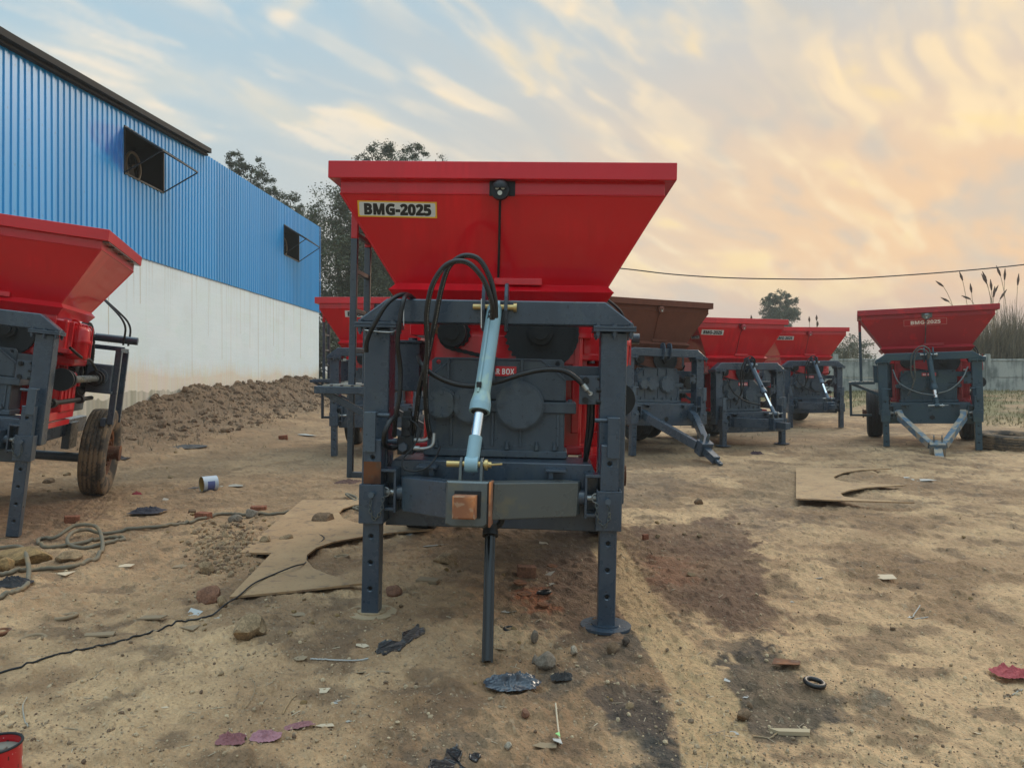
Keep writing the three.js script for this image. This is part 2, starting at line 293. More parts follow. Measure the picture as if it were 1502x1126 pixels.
function groundColour(x, z, h) {
  const d = -z;
  const n1 = fbm(x * 0.5 + 11, z * 0.5, 4), n2 = fbm(x * 2.6, z * 2.6 + 31, 4), n3 = fbm(x * 13 + 3, z * 13, 3), n4 = fbm(x * 45, z * 45 + 7, 2);
  let c = mix3([0.385, 0.242, 0.134], [0.570, 0.378, 0.214], sstep(0.34, 0.66, n1 * 0.55 + n2 * 0.45));
  c = mix3(c, [0.24, 0.140, 0.074], 0.75 * sstep(0.50, 0.66, fbm(x * 1.3 + 70, z * 1.3 + 5, 4)));
  c = mix3(c, [0.14, 0.085, 0.050], 0.62 * sstep(0.56, 0.72, fbm(x * 4.3 + 17, z * 4.3 + 3, 4)));
  // the left of the yard is greyer and browner, far ground drier
  c = mix3(c, [0.310, 0.192, 0.105], 0.5 * sstep(-0.5, -4, x + 0.1 * z) * sstep(4, 8, d));
  if (d > 9) c = mix3(c, [0.26, 0.175, 0.102], 0.5 * sstep(0.45, 0.62, fbm(x * 0.7 + 51, z * 0.35 + 5, 4)));
  const w = x - WALLX; if (w < 3.4 && d > 11) c = mix3(c, [0.21, 0.135, 0.082], 0.9 * sstep(3.2, 1.0, w + 1.0 * (n1 - 0.5)) * sstep(11.5, 15.5, d));
  if (x > 8 && d > 19) c = mix3(c, [0.15, 0.155, 0.06], 0.75 * sstep(10, 15, x + (d - 25) * 0.3) * sstep(20, 25, d) * sstep(0.32, 0.58, fbm(x * 0.8, z * 0.8 + 2, 3)));
  if (d > 38) c = mix3(c, [0.13, 0.13, 0.06], 0.7);
  for (const s of stains) {
    if (x < s.b[0] || x > s.b[1] || z < s.b[2] || z > s.b[3]) continue;
    const wx = x + (fbm(x * 7 + 3, z * 7 + 8, 4) - 0.5) * s.soft * 3.2, wz = z + (fbm(x * 7 + 13, z * 7 + 28, 4) - 0.5) * s.soft * 3.2;
    const sd = polyDist(s.P, wx, wz), gr = fbm(x * 24 + 5, z * 24, 3);
    const k = sstep(s.soft * 0.6, -s.soft * 0.6, sd + (gr - 0.5) * s.soft * 1.8) * s.k * (0.5 + 0.9 * n2);
    c = mix3(c, s.col, clamp(k));
  }
  if (d < 9) {
    const [a, s] = alongPath(track1, x, z), in1 = 1 - sstep(0.150, 0.172, Math.abs(a) + 0.012 * (n3 - 0.5));
    if (in1 > 0) c = mix3(c, [0.50, 0.335, 0.180], in1 * 0.92 * sstep(0.2, 0.4, fbm(x * 3 + 2, z * 3, 3)));
  }
  // grit and dark crumbs of matter
  const k = 0.88 + 0.24 * n3 + 0.12 * (n4 - 0.5);
  c = c.map(v => v * k);
  if (n4 > 0.76 && n2 > 0.42) c = mix3(c, [0.10, 0.07, 0.05], 0.55);
  if (n4 < 0.2) c = mix3(c, [0.52, 0.43, 0.31], 0.3);
  return c;
}
{
  const angs = [], A0 = 50 * Math.PI / 180, NA = 860;
  for (let i = 0; i <= NA; i++) angs.push(-A0 + 2 * A0 * i / NA);
  for (let i = 1; i < 80; i++) angs.push(A0 + (2 * Math.PI - 2 * A0) * i / 80);
  const rad = [0.3, 0.7, 1.1, 1.5, 1.9, 2.2, 2.45];
  let r = 2.6; while (r < 40) { rad.push(r); r *= r < 12 ? 1.0041 : 1.0075; } while (r < 900) { rad.push(r); r *= 1.06; } rad.push(1200);
  const na = angs.length, nr = rad.length, pos = new Float32Array((na * nr + 1) * 3), col = new Float32Array((na * nr + 1) * 3), uv = new Float32Array((na * nr + 1) * 2);
  const put = (i, x, z, y, fwd) => {
    const h = y ?? groundH(x, z); pos.set([x, h, z], i * 3); uv.set([x, z], i * 2);
    const c = fwd ? groundColour(x, z, h) : [0.36, 0.26, 0.15].map(v => v * (0.8 + 0.4 * fbm(x * 0.6, z * 0.6, 3))); col.set(c, i * 3);
  };
  put(0, 0, 0, undefined, false);
  for (let j = 0; j < nr; j++) for (let i = 0; i < na; i++) { const x = Math.sin(angs[i]) * rad[j], z = -Math.cos(angs[i]) * rad[j]; put(1 + j * na + i, x, z, undefined, i <= NA && rad[j] < 300); }
  const idx = [];
  for (let i = 0; i < na; i++) idx.push(0, 1 + (i + 1) % na, 1 + i);
  for (let j = 0; j < nr - 1; j++) for (let i = 0; i < na; i++) { const k = (i + 1) % na, a = 1 + j * na + i, b = 1 + j * na + k, c = a + na, d = b + na; idx.push(a, b, c, b, d, c); }
  const g = new THREE.BufferGeometry(); g.setAttribute('position', new THREE.BufferAttribute(pos, 3)); g.setAttribute('color', new THREE.BufferAttribute(col, 3)); g.setAttribute('uv', new THREE.BufferAttribute(uv, 2)); g.setIndex(idx); g.computeVertexNormals();
  const tSoil = noiseTex(1024, (u, v) => { const a = tn(u, v, 60, 3, 21), b = tn(u, v, 160, 2, 5), c = tn(u, v, 14, 3, 9); const k = 0.92 + 0.14 * (a - 0.5) + 0.14 * (b - 0.5) + 0.10 * (c - 0.5); const dk = b > 0.9 ? 0.72 : 1; return [k * dk, k * dk * 0.99, k * dk * 0.97]; }, true, 1 / 1.3);
  const tSoilB = noiseTex(1024, (u, v) => 0.5 + 0.5 * (tn(u, v, 50, 4, 21) - 0.5) + 0.8 * (tn(u, v, 150, 2, 5) - 0.5), false, 1 / 1.3);
  const m = new THREE.Mesh(g, std(C(1, 1, 1), 0.96, 0, { map: tSoil, bumpMap: tSoilB, bumpScale: 0.010, vertexColors: true }));
  m.name = 'ground'; m.castShadow = m.receiveShadow = true; m.userData.kind = 'structure'; scene.add(m);
}
console.log('ground');

// ───────────── shed ─────────────
const roofY = d => d < 13.9 ? 7.52 - (13.9 - d) * 0.05 : d < 23 ? mix(7.52, 8.11, (d - 13.9) / 9.1) : mix(8.11, 8.5, (d - 23) / 13.8);
const BLUEY = 4.47, WINS = [[18.25, 20.3, 6.31, 7.40], [31.0, 33.2, 6.33, 7.5]];
{
  const shed = thing('shed', 'long shed with blue corrugated cladding above a white plastered wall', 'shed', [WALLX, 0, -SHED0]);
  const L = SHED1 - SHED0, depth = 16;
  // plaster wall: stains run down from the cladding, damp and soil splash along the foot
  const cw = 2048, ch = 512, cv = document.createElement('canvas'); cv.width = cw; cv.height = ch; const x = cv.getContext('2d');
  x.fillStyle = 'rgb(220,232,238)'; x.fillRect(0, 0, cw, ch);
  const px = d => (d - SHED0) / L * cw, py = y => ch - y / BLUEY * ch;
  for (let i = 0; i < 900; i++) { const a = rr(0, 0.05); x.fillStyle = rnd() < 0.5 ? `rgba(255,255,252,${a})` : `rgba(190,192,180,${a})`; x.beginPath(); x.ellipse(rr(0, cw), rr(0, ch), rr(8, 50), rr(6, 40), 0, 0, 7); x.fill(); }
  for (let i = 0; i < 230; i++) {
    const d = rr(12, 36.6), u = px(d), len = rr(0.15, 1) * rr(0.2, 1) * ch * (d > 24 ? 1 : 0.6), wd = rr(0.7, 2.2), a = rr(0.08, 0.42);
    let yy = 0, uu = u; for (let k = 0; k < 26; k++) { const y1 = yy + len / 26; x.strokeStyle = `rgba(${rnd() < 0.35 ? '168,140,100' : '140,134,118'},${a * (1 - k / 30) * rr(0.5, 1)})`; x.lineWidth = wd; x.beginPath(); x.moveTo(uu, yy); uu += rr(-0.3, 0.3); x.lineTo(uu, y1); x.stroke(); yy = y1; }
  }
  for (const d of [17.6, 19.1, 22.2, 23.4, 24.5, 25.3, 26.2, 27.1, 28.0, 28.9, 29.8, 30.4, 31.2, 32.5, 33.6]) { x.strokeStyle = `rgba(146,118,86,${rr(0.2, 0.5)})`; x.lineWidth = rr(1, 2.4); x.beginPath(); x.moveTo(px(d), 0); x.lineTo(px(d) + rr(-2, 2), ch * rr(0.2, 0.8)); x.stroke(); }
  // soil splash with its own ragged outline
  for (let i = 0; i < cw; i += 2) {
    const d = SHED0 + i / cw * L, top = 1.15 + 0.55 * fbm(d * 0.6 + 4, 2, 4), damp = 0.80 + 0.45 * fbm(d * 0.5 + 9, 7, 3) + 0.10 * fbm(d * 6, 3, 2);
    for (let k = 0; k < 16; k++) { const y = top + rr(0, 0.6) * rr(0, 1); x.fillStyle = `rgba(214,184,128,${rr(0.006, 0.036)})`; x.fillRect(i, py(y), rr(2, 5), py(0) - py(y)); }
    if (d > 16 && d < 34) { x.fillStyle = `rgba(112,112,96,${0.15 + 0.4 * vnoise(d * 14, 1)})`; x.fillRect(i, py(damp), 2.4, ch); }
  }
  const wt = new THREE.CanvasTexture(cv); wt.colorSpace = THREE.SRGBColorSpace;
  const wg = new THREE.BoxGeometry(0.23, BLUEY + 0.5, L); { const p = wg.attributes.position, uv = wg.attributes.uv; for (let i = 0; i < p.count; i++) uv.setXY(i, 0.5 - p.getZ(i) / L, (p.getY(i) + (BLUEY + 0.5) / 2 - 0.5) / BLUEY); }
  wg.translate(-0.115, (BLUEY - 0.5) / 2, -L / 2);
  part('plaster_wall', wg, std(C(1, 1, 1), 0.9, 0, { map: wt, bumpMap: tPeel, bumpScale: 0.004 }), shed, true);
  // cladding sheets, each its own part
  const bc = document.createElement('canvas'); bc.width = 2048; bc.height = 256; const b = bc.getContext('2d');
  b.fillStyle = 'rgb(0,151,220)'; b.fillRect(0, 0, 2048, 256);
  const bx = d => (d - SHED0) / L * 2048, by = y => 256 - (y - 4.3) / 4.4 * 256;
  for (let i = 0; i < 700; i++) { b.fillStyle = `rgba(${rnd() < 0.5 ? '120,180,225' : '36,112,188'},${rr(0.02, 0.09)})`; b.fillRect(rr(0, 2048), rr(0, 256), rr(1, 5), rr(20, 200)); }
  for (let i = 0; i < 420; i++) { const t = Math.pow(rnd(), 0.7), d = 18.2 - 1.5 * (1 - t) - 0.0, y = 6.85 + rr(-0.5, 0.5) * (0.35 + 0.65 * t); b.fillStyle = `rgba(14,104,190,${0.06 + 0.10 * t})`; b.beginPath(); b.ellipse(bx(d), by(y), rr(2, 7), rr(3, 8), 0, 0, 7); b.fill(); }
  for (let d = SHED0; d < SHED1; d += 0.21) for (const y of [4.6, 5.5, 6.4, 7.3]) if (rnd() < 0.35) { b.fillStyle = 'rgba(30,46,70,0.8)'; b.fillRect(bx(d), by(y + rr(-0.06, 0.06)), 1.6, 2.2); }
  const bt = new THREE.CanvasTexture(bc); bt.colorSpace = THREE.SRGBColorSpace;
  const blue = [1, 0.93, 0.97, 0.9].map(k => phys(C(k, k, k), 0.42, { map: bt, clearcoat: 0.2, clearcoatRoughness: 0.22, side: THREE.DoubleSide }));
  const prof = [[0, 0], [0.095, 0], [0.116, 0.024], [0.189, 0.024], [0.21, 0]];
  for (let s0 = SHED0; s0 < SHED1 - 0.01; s0 += 1.05) {
    const cols = [], n = Math.min(5, Math.round((SHED1 - s0) / 0.21)), jit = rr(-0.004, 0.004), tilt = rr(-0.004, 0.004);
    for (let k = 0; k < n; k++) for (let q = 0; q < (k === n - 1 ? 5 : 4); q++) cols.push([s0 + k * 0.21 + prof[q][0], prof[q][1] + 0.024 + jit]);
    let P = [], U = []; const P2 = [], U2 = [];
    const quad = (a, c, y0a, y1a, y0c, y1c, P, U) => {
      const v = (q, y) => [q[1] + tilt * (y - 6), y, -(q[0] - SHED0)];
      const A = v(a, y0a), B = v(c, y0c), D = v(c, y1c), E = v(a, y1a);
      for (const [w, q] of [[A, a], [B, c], [D, c], [A, a], [D, c], [E, a]]) { P.push(...w); U.push((q[0] - SHED0) / L, (w[1] - 4.3) / 4.4); }
    };
    for (let k = 0; k < cols.length - 1; k++) {
      const a = cols[k], c = cols[k + 1], mid = (a[0] + c[0]) / 2, win = WINS.find(w => mid > w[0] && mid < w[1]), b0 = BLUEY - 0.06, wob = 0.012 * vnoise(s0 * 3, 1);
      if (win) { quad(a, c, b0, win[2], b0, win[2], P, U); quad(a, c, win[3], roofY(a[0]), win[3], roofY(c[0]), P2, U2); }
      else quad(a, c, b0 - wob, roofY(a[0]), b0 - wob, roofY(c[0]), P, U);
    }
    for (const [p, u] of [[P, U], [P2, U2]]) { if (!p.length) continue; const g = new THREE.BufferGeometry(); g.setAttribute('position', new THREE.Float32BufferAttribute(p, 3)); g.setAttribute('uv', new THREE.Float32BufferAttribute(u, 2)); g.computeVertexNormals(); part('cladding_sheet', g, blue[Math.floor(rnd() * 4)], shed, true); }
  }
  // roof, hidden walls
  const grey = std(CS(130, 136, 140), 0.6, 0.2), dark = std(CS(20, 20, 22), 0.8, 0, { map: tPaint });
  const rp = d => V(0, roofY(d) + 0.02, -(d - SHED0));
  const roofG = []; for (const [d0, d1] of [[SHED0, 13.9], [13.9, 23], [23, SHED1]]) { const a = rp(d0), c = rp(d1); a.x = c.x = -0.02; roofG.push(slab(a, c, c.clone().setX(-depth), a.clone().setX(-depth), 0.02)); }
  part('roof', roofG, grey, shed);
  part('back_wall', box(0.2, 7.3, L, -depth, 3.65, -L / 2), grey, shed); part('end_wall', box(depth - 0.4, 7.2, 0.2, -depth / 2, 3.6, -L + 0.12), grey, shed); part('end_wall', box(depth - 0.4, 6.9, 0.2, -depth / 2, 3.45, -0.12), grey, shed);
  part('end_trim', box(0.05, 4.1, 0.05, 0.06, 6.44, -L - 0.02), std(CS(60, 130, 190), 0.5), shed);
  // eave board with gutter, ends two thirds along
  const e0 = rp(SHED0), e1 = rp(23.0); const e2 = rp(13.9);
  part('eave_fascia', [bar(e0.clone().add(V(0.16, 0.06, 0)), e2.clone().add(V(0.16, 0.06, 0)), 0.2, 0.14), bar(e2.clone().add(V(0.16, 0.06, 0)), e1.clone().add(V(0.16, 0.05, 0)), 0.2, 0.14)], dark, shed);
  part('eave_soffit', [bar(e0.clone().add(V(0.10, -0.06, 0)), e2.clone().add(V(0.10, -0.06, 0)), 0.12, 0.06), bar(e2.clone().add(V(0.10, -0.06, 0)), e1.clone().add(V(0.10, -0.07, 0)), 0.12, 0.06)], std(CS(30, 27, 25), 0.9), shed);
  // propped-open shutters over dark openings with exhaust fans
  for (const [d0, d1, y0, y1] of WINS) {
    const z0 = -(d0 - SHED0), z1 = -(d1 - SHED0), zm = (z0 + z1) / 2, ww = d1 - d0, hy = (y0 + y1) / 2;
    const win = part('window', [box(0.06, 0.05, ww, 0.03, y0 - 0.01, zm), box(0.06, 0.05, ww, 0.03, y1 + 0.01, zm), box(0.06, y1 - y0, 0.05, 0.03, hy, z0), box(0.06, y1 - y0, 0.05, 0.03, hy, z1)], M.black, shed);
    part('fan_box', [box(0.02, y1 - y0 + 0.2, ww + 0.2, -0.75, hy, zm, 0), box(0.75, 0.02, ww + 0.2, -0.37, y0 - 0.1, zm, 0), box(0.75, 0.02, ww + 0.2, -0.37, y1 + 0.1, zm, 0), box(0.75, y1 - y0 + 0.2, 0.02, -0.37, hy, z0 + 0.1, 0), box(0.75, y1 - y0 + 0.2, 0.02, -0.37, hy, z1 - 0.1, 0)], std(CS(30, 30, 32), 0.9), win);
    part('fan_ring', new THREE.TorusGeometry(0.36, 0.035, 8, 40).rotateY(Math.PI / 2).translate(-0.3, hy - 0.12, zm - 0.1), std(CS(120, 104, 82), 0.7), win);
    const bl = []; for (let k = 0; k < 4; k++) bl.push(box(0.012, 0.28, 0.14, 0, 0.18, 0).rotateY(0.5).rotateX(k * Math.PI / 2 + 0.3).translate(-0.36, hy - 0.12, zm - 0.1)); bl.push(cyl(0.06, 0.1, 'x', -0.36, hy - 0.12, zm - 0.1)); part('fan_blades', bl, std(CS(70, 66, 60), 0.6, 0.4), win);
    const ox = 0.94, oy = 6.86 + (y1 - 7.4), flapN = [];
    // corrugated flap: narrow strips
    const nS = Math.round(ww / 0.105); for (let k = 0; k < nS; k++) { const za = z0 - k * ww / nS, zb = z0 - (k + 1) * ww / nS, o = k % 2 ? 0.018 : 0; flapN.push(slab(V(0.05, y1 + o, zb), V(ox, oy + o, zb), V(ox, oy + o, za), V(0.05, y1 + o, za), 0.004)); }
    const flap = part('shutter', flapN, phys(CS(86, 106, 120), 0.5), shed); flap.userData.label = 'propped-open corrugated shutter flap';
    part('shutter_frame', [bar(V(0.05, y1 - 0.02, z0), V(ox, oy - 0.02, z0), 0.035, 0.035), bar(V(0.05, y1 - 0.02, z1), V(ox, oy - 0.02, z1), 0.035, 0.035), bar(V(ox, oy - 0.02, z0), V(ox, oy - 0.02, z1), 0.035, 0.035)], M.black, flap);
    for (const z of [z0, z1]) part('prop_stay', bar(V(0.05, y0, z), V(ox, oy - 0.03, z), 0.03, 0.03), M.black, flap);
  }
}

// ───────────── back boundary wall ─────────────
{
  const tCon = noiseTex(512, (u, v) => { const a = tn(u, v, 4, 5, 31), s = tn(u, v * 0.15, 26, 3, 17), b = tn(u, v, 50, 2, 3); return mix3(srgb8(196, 198, 190), srgb8(128, 134, 130), clamp(sstep(0.40, 0.72, a * 0.6 + s * 0.4) + 0.3 * (b - 0.5))); }, true, 0.36);
  const mc = [0.62, 0.70, 0.78].map(k => std(C(k, k, k), 0.92, 0, { map: tCon, bumpMap: tPeel, bumpScale: 0.006 }));
  const wall = thing('boundary_wall', 'weathered grey precast concrete boundary wall behind the machines', 'wall', [0, 0.1, BACKZ]);
  for (let k = 0; k < 20; k++) {
    const x0 = -9.0 + k * 2.5, t = rr(-0.012, 0.012);
    part('post', box(0.2, 2.5, 0.2, x0, 1.1, 0.02, 0.012), mc[k % 3], wall);
    for (let q = 0; q < 3; q++) part('panel', box(2.3, q === 0 ? 0.5 : 0.79, 0.08, x0 + 1.25, [0.12, 0.785, 1.595][q], t + q * 0.006, 0.012), mc[Math.floor(rr(0, 3))], wall);
    part('coping', box(2.3, 0.1, 0.15, x0 + 1.25, 2.06, 0, 0.012), mc[(k + 1) % 3], wall);
  }
}

// ───────────── trees ─────────────
const leafGeo = (spots, size, tone) => {
  const n = spots.length, P = new Float32Array(n * 18), K = new Float32Array(n * 18);
  const a = V(), b = V(), c = V();
  spots.forEach(([x, y, z, s], i) => {
    a.set(rnd() - 0.5, rnd() - 0.5, rnd() - 0.5).normalize(); b.set(rnd() - 0.5, rnd() - 0.9, rnd() - 0.5).cross(a).normalize(); c.copy(a).cross(b);
    const L = size * s * rr(0.7, 1.4), W = L * rr(0.32, 0.5), p = V(x, y, z);
    const v = [p.clone().addScaledVector(b, -L), p.clone().addScaledVector(a, W).addScaledVector(c, 0.12 * L), p.clone().addScaledVector(b, L), p.clone().addScaledVector(a, -W).addScaledVector(c, 0.12 * L)];
    [v[0], v[1], v[2], v[0], v[2], v[3]].forEach((q, k) => P.set([q.x, q.y, q.z], i * 18 + k * 3));
    const t = rnd(), col = mix3(tone[0], tone[1], t * t); for (let k = 0; k < 6; k++) K.set(col, i * 18 + k * 3);
  });
  const g = new THREE.BufferGeometry(); g.setAttribute('position', new THREE.BufferAttribute(P, 3)); g.setAttribute('color', new THREE.BufferAttribute(K, 3)); g.computeVertexNormals(); return g;
};
const leafMat = phys(C(1, 1, 1), 0.75, { vertexColors: true, side: THREE.DoubleSide });
const bark = std(CS(92, 80, 68), 0.95, 0, { map: tWorn });
function tree(name, label, [x, z], clumps, leaves, size, tone, trunkR, cat = 'tree', group) {
  // clumps: [dx, y, dz, rx, ry] balls of leaf-bearing twigs
  const t = thing(name, label, cat, [x, groundH(x, z, false) - 0.05, z], 0, group), tops = [], spots = [];
  const wts = clumps.map(c => c[3] * c[3] * c[4]), sum = wts.reduce((a, b) => a + b, 0);
  clumps.forEach((c, ci) => {
    const n = Math.round(leaves * wts[ci] / sum);
    const twigs = Math.max(6, Math.round(n / 60)), tw = [];
    for (let k = 0; k < twigs; k++) { const th = rr(0, 6.283), ph = Math.acos(rr(-0.75, 1)), r = Math.pow(rnd(), 0.42); tw.push([c[0] + Math.sin(ph) * Math.cos(th) * c[3] * r, c[1] + Math.cos(ph) * c[4] * r, c[2] + Math.sin(ph) * Math.sin(th) * c[3] * r, rr(0.5, 1.2)]); }
    for (let k = 0; k < n; k++) { const w = tw[Math.floor(rnd() * twigs)], q = 0.20 * Math.cbrt(c[3] * c[3] * c[4]) * w[3]; const g3 = () => (rnd() + rnd() + rnd() - 1.5) * q * 1.5; spots.push([w[0] + g3(), w[1] + g3() * 0.8, w[2] + g3(), 1]); }
    tops.push(c);
  });
  const limbs = [], H = Math.max(...clumps.map(c => c[1])), lo = Math.min(...clumps.map(c => c[1] - c[4] * 0.4));
  const fork = V(0, Math.max(lo * 0.8, H * 0.25), 0); limbs.push(rod(V(0, -0.3, 0), fork, trunkR, 10, trunkR * 0.75));
  for (const c of tops) { const mid = V(c[0] * 0.45, mix(fork.y, c[1], 0.55), c[2] * 0.45); limbs.push(rod(fork, mid, trunkR * 0.5, 8, trunkR * 0.32), rod(mid, V(c[0], c[1] + c[4] * 0.3, c[2]), trunkR * 0.32, 7, trunkR * 0.08)); }
  part('trunk', limbs, bark, t); part('crown', leafGeo(spots, size, tone), leafMat, t, true); return t;
}
const U = (u, d) => (u - CU) / FPX * d, Y = (v, d) => EYE + (HV - v) / FPX * d;
const toneDark = [[0.034, 0.048, 0.022], [0.10, 0.115, 0.055]], toneMid = [[0.045, 0.060, 0.027], [0.14, 0.145, 0.075]], toneDry = [[0.075, 0.080, 0.045], [0.17, 0.165, 0.09]];
{
  let d = 46;
  tree('broadleaf_tree', 'leafy tree with loose open top beside the far end of the blue shed', [U(508, d), -d], [[-1.0, 9.6, 0, 1.6, 2.2], [0.5, 10.4, 0.5, 1.5, 1.6], [1.6, 9.0, -0.5, 1.6, 1.8], [-0.4, 7.6, 0.6, 2.3, 1.8], [1.5, 6.6, 0, 2.3, 1.9], [-1.0, 5.2, 0, 2.4, 1.7], [1.2, 4.4, 0.5, 2.6, 1.7], [3.0, 7.4, 0, 1.7, 1.8], [3.2, 5.0, 0, 2.0, 1.9], [-0.4, 3.0, 0.6, 2.4, 1.4], [2.6, 2.9, 0.4, 2.2, 1.3]], 60000, 0.078, toneMid, 0.32);
  d = 54;
  tree('broadleaf_tree', 'tall tree whose crown tips show above the rim of the hopper with the yellow-edged plate', [U(585, d), -d], [[-1.9, 15.6, 0, 1.0, 1.2], [-0.6, 15.9, 0, 1.2, 1.2], [-2.6, 15.0, 0, 1.0, 0.8], [1.2, 15.9, 0, 1.2, 0.9], [2.6, 15.5, 0, 0.9, 0.6], [0.6, 14.2, 0.4, 2.4, 1.4], [-1.6, 12.8, 0, 2.4, 1.9], [1.8, 12.4, 0, 2.2, 2.0], [-2.6, 10.2, 0, 2.3, 2.0], [0.8, 10.0, 0, 2.5, 2.2], [-1.6, 7.6, 0.2, 2.5, 2.0], [1.5, 7.0, 0, 2.4, 2.0], [-2.2, 5, 0, 2.4, 1.8]], 62000, 0.085, toneDark, 0.4);
  d = 52;
  tree('broadleaf_tree', 'dark tree rising in a point behind the shed roof', [U(358, d), -d], [[-0.4, 14.8, 0, 0.9, 1.2], [0.5, 14.2, 0, 0.9, 1.0], [-0.8, 13.4, 0, 1.3, 1.2], [1.3, 12.9, 0, 1.1, 1.0], [0.2, 11.8, 0, 2.0, 1.5], [2.0, 11.3, 0, 1.2, 1.1], [-1.4, 10.6, 0, 1.8, 1.4], [1.0, 9.4, 0, 2.4, 1.6]], 30000, 0.085, toneDark, 0.34);
  d = 56;
  tree('broadleaf_tree', 'low rounded tree behind the shed roof near its far end', [U(422, d), -d], [[0.2, 12.9, 0, 1.1, 0.9], [-0.9, 12.6, 0, 1.0, 0.8], [1.0, 12.0, 0, 1.0, 0.9], [-0.2, 11.2, 0, 2.0, 1.3], [0.8, 9.6, 0, 2.2, 1.5], [-1.6, 9.8, 0, 1.8, 1.3]], 23000, 0.085, toneMid, 0.32);
  d = 92;
  tree('broadleaf_tree', 'lone hazy round tree far beyond the boundary wall', [U(1144, d), -d], [[-1.4, 9.0, 0, 1.0, 1.2], [0, 9.4, 0, 1.2, 1.2], [1.4, 9.1, 0, 0.95, 1.1], [0.2, 7.6, 0, 2.0, 1.3], [-1.2, 7.4, 0, 1.2, 1.2], [1.6, 7.6, 0, 1.0, 1.2], [0, 6.2, 0, 1.4, 1.1]], 17000, 0.10, toneMid, 0.3);
  for (const [u, dd, w, h, lab] of [[1250, 62, 1.9, 2.2, 'hazy grey-green bush beyond the boundary wall beside the machine with outlined lettering'], [1222, 78, 2.2, 2.0, 'faint far bush beyond the boundary wall behind the rearmost red hopper'], [483, 40.5, 1.5, 2.1, 'green bush above the boundary wall at the end of the blue shed'], [468, 43, 1.6, 2.5, 'dense bush tucked behind the corner of the blue shed']]) {
    tree('bush', lab, [U(u, dd), -dd], [[0, h, 0, w, h * 0.6], [w * 0.6, h * 0.8, 0, w * 0.6, h * 0.5], [-w * 0.6, h * 0.7, 0, w * 0.6, h * 0.5]], 3800, 0.09, toneDry, 0.06, 'bush', 'bushes beyond the boundary wall');
  }
}
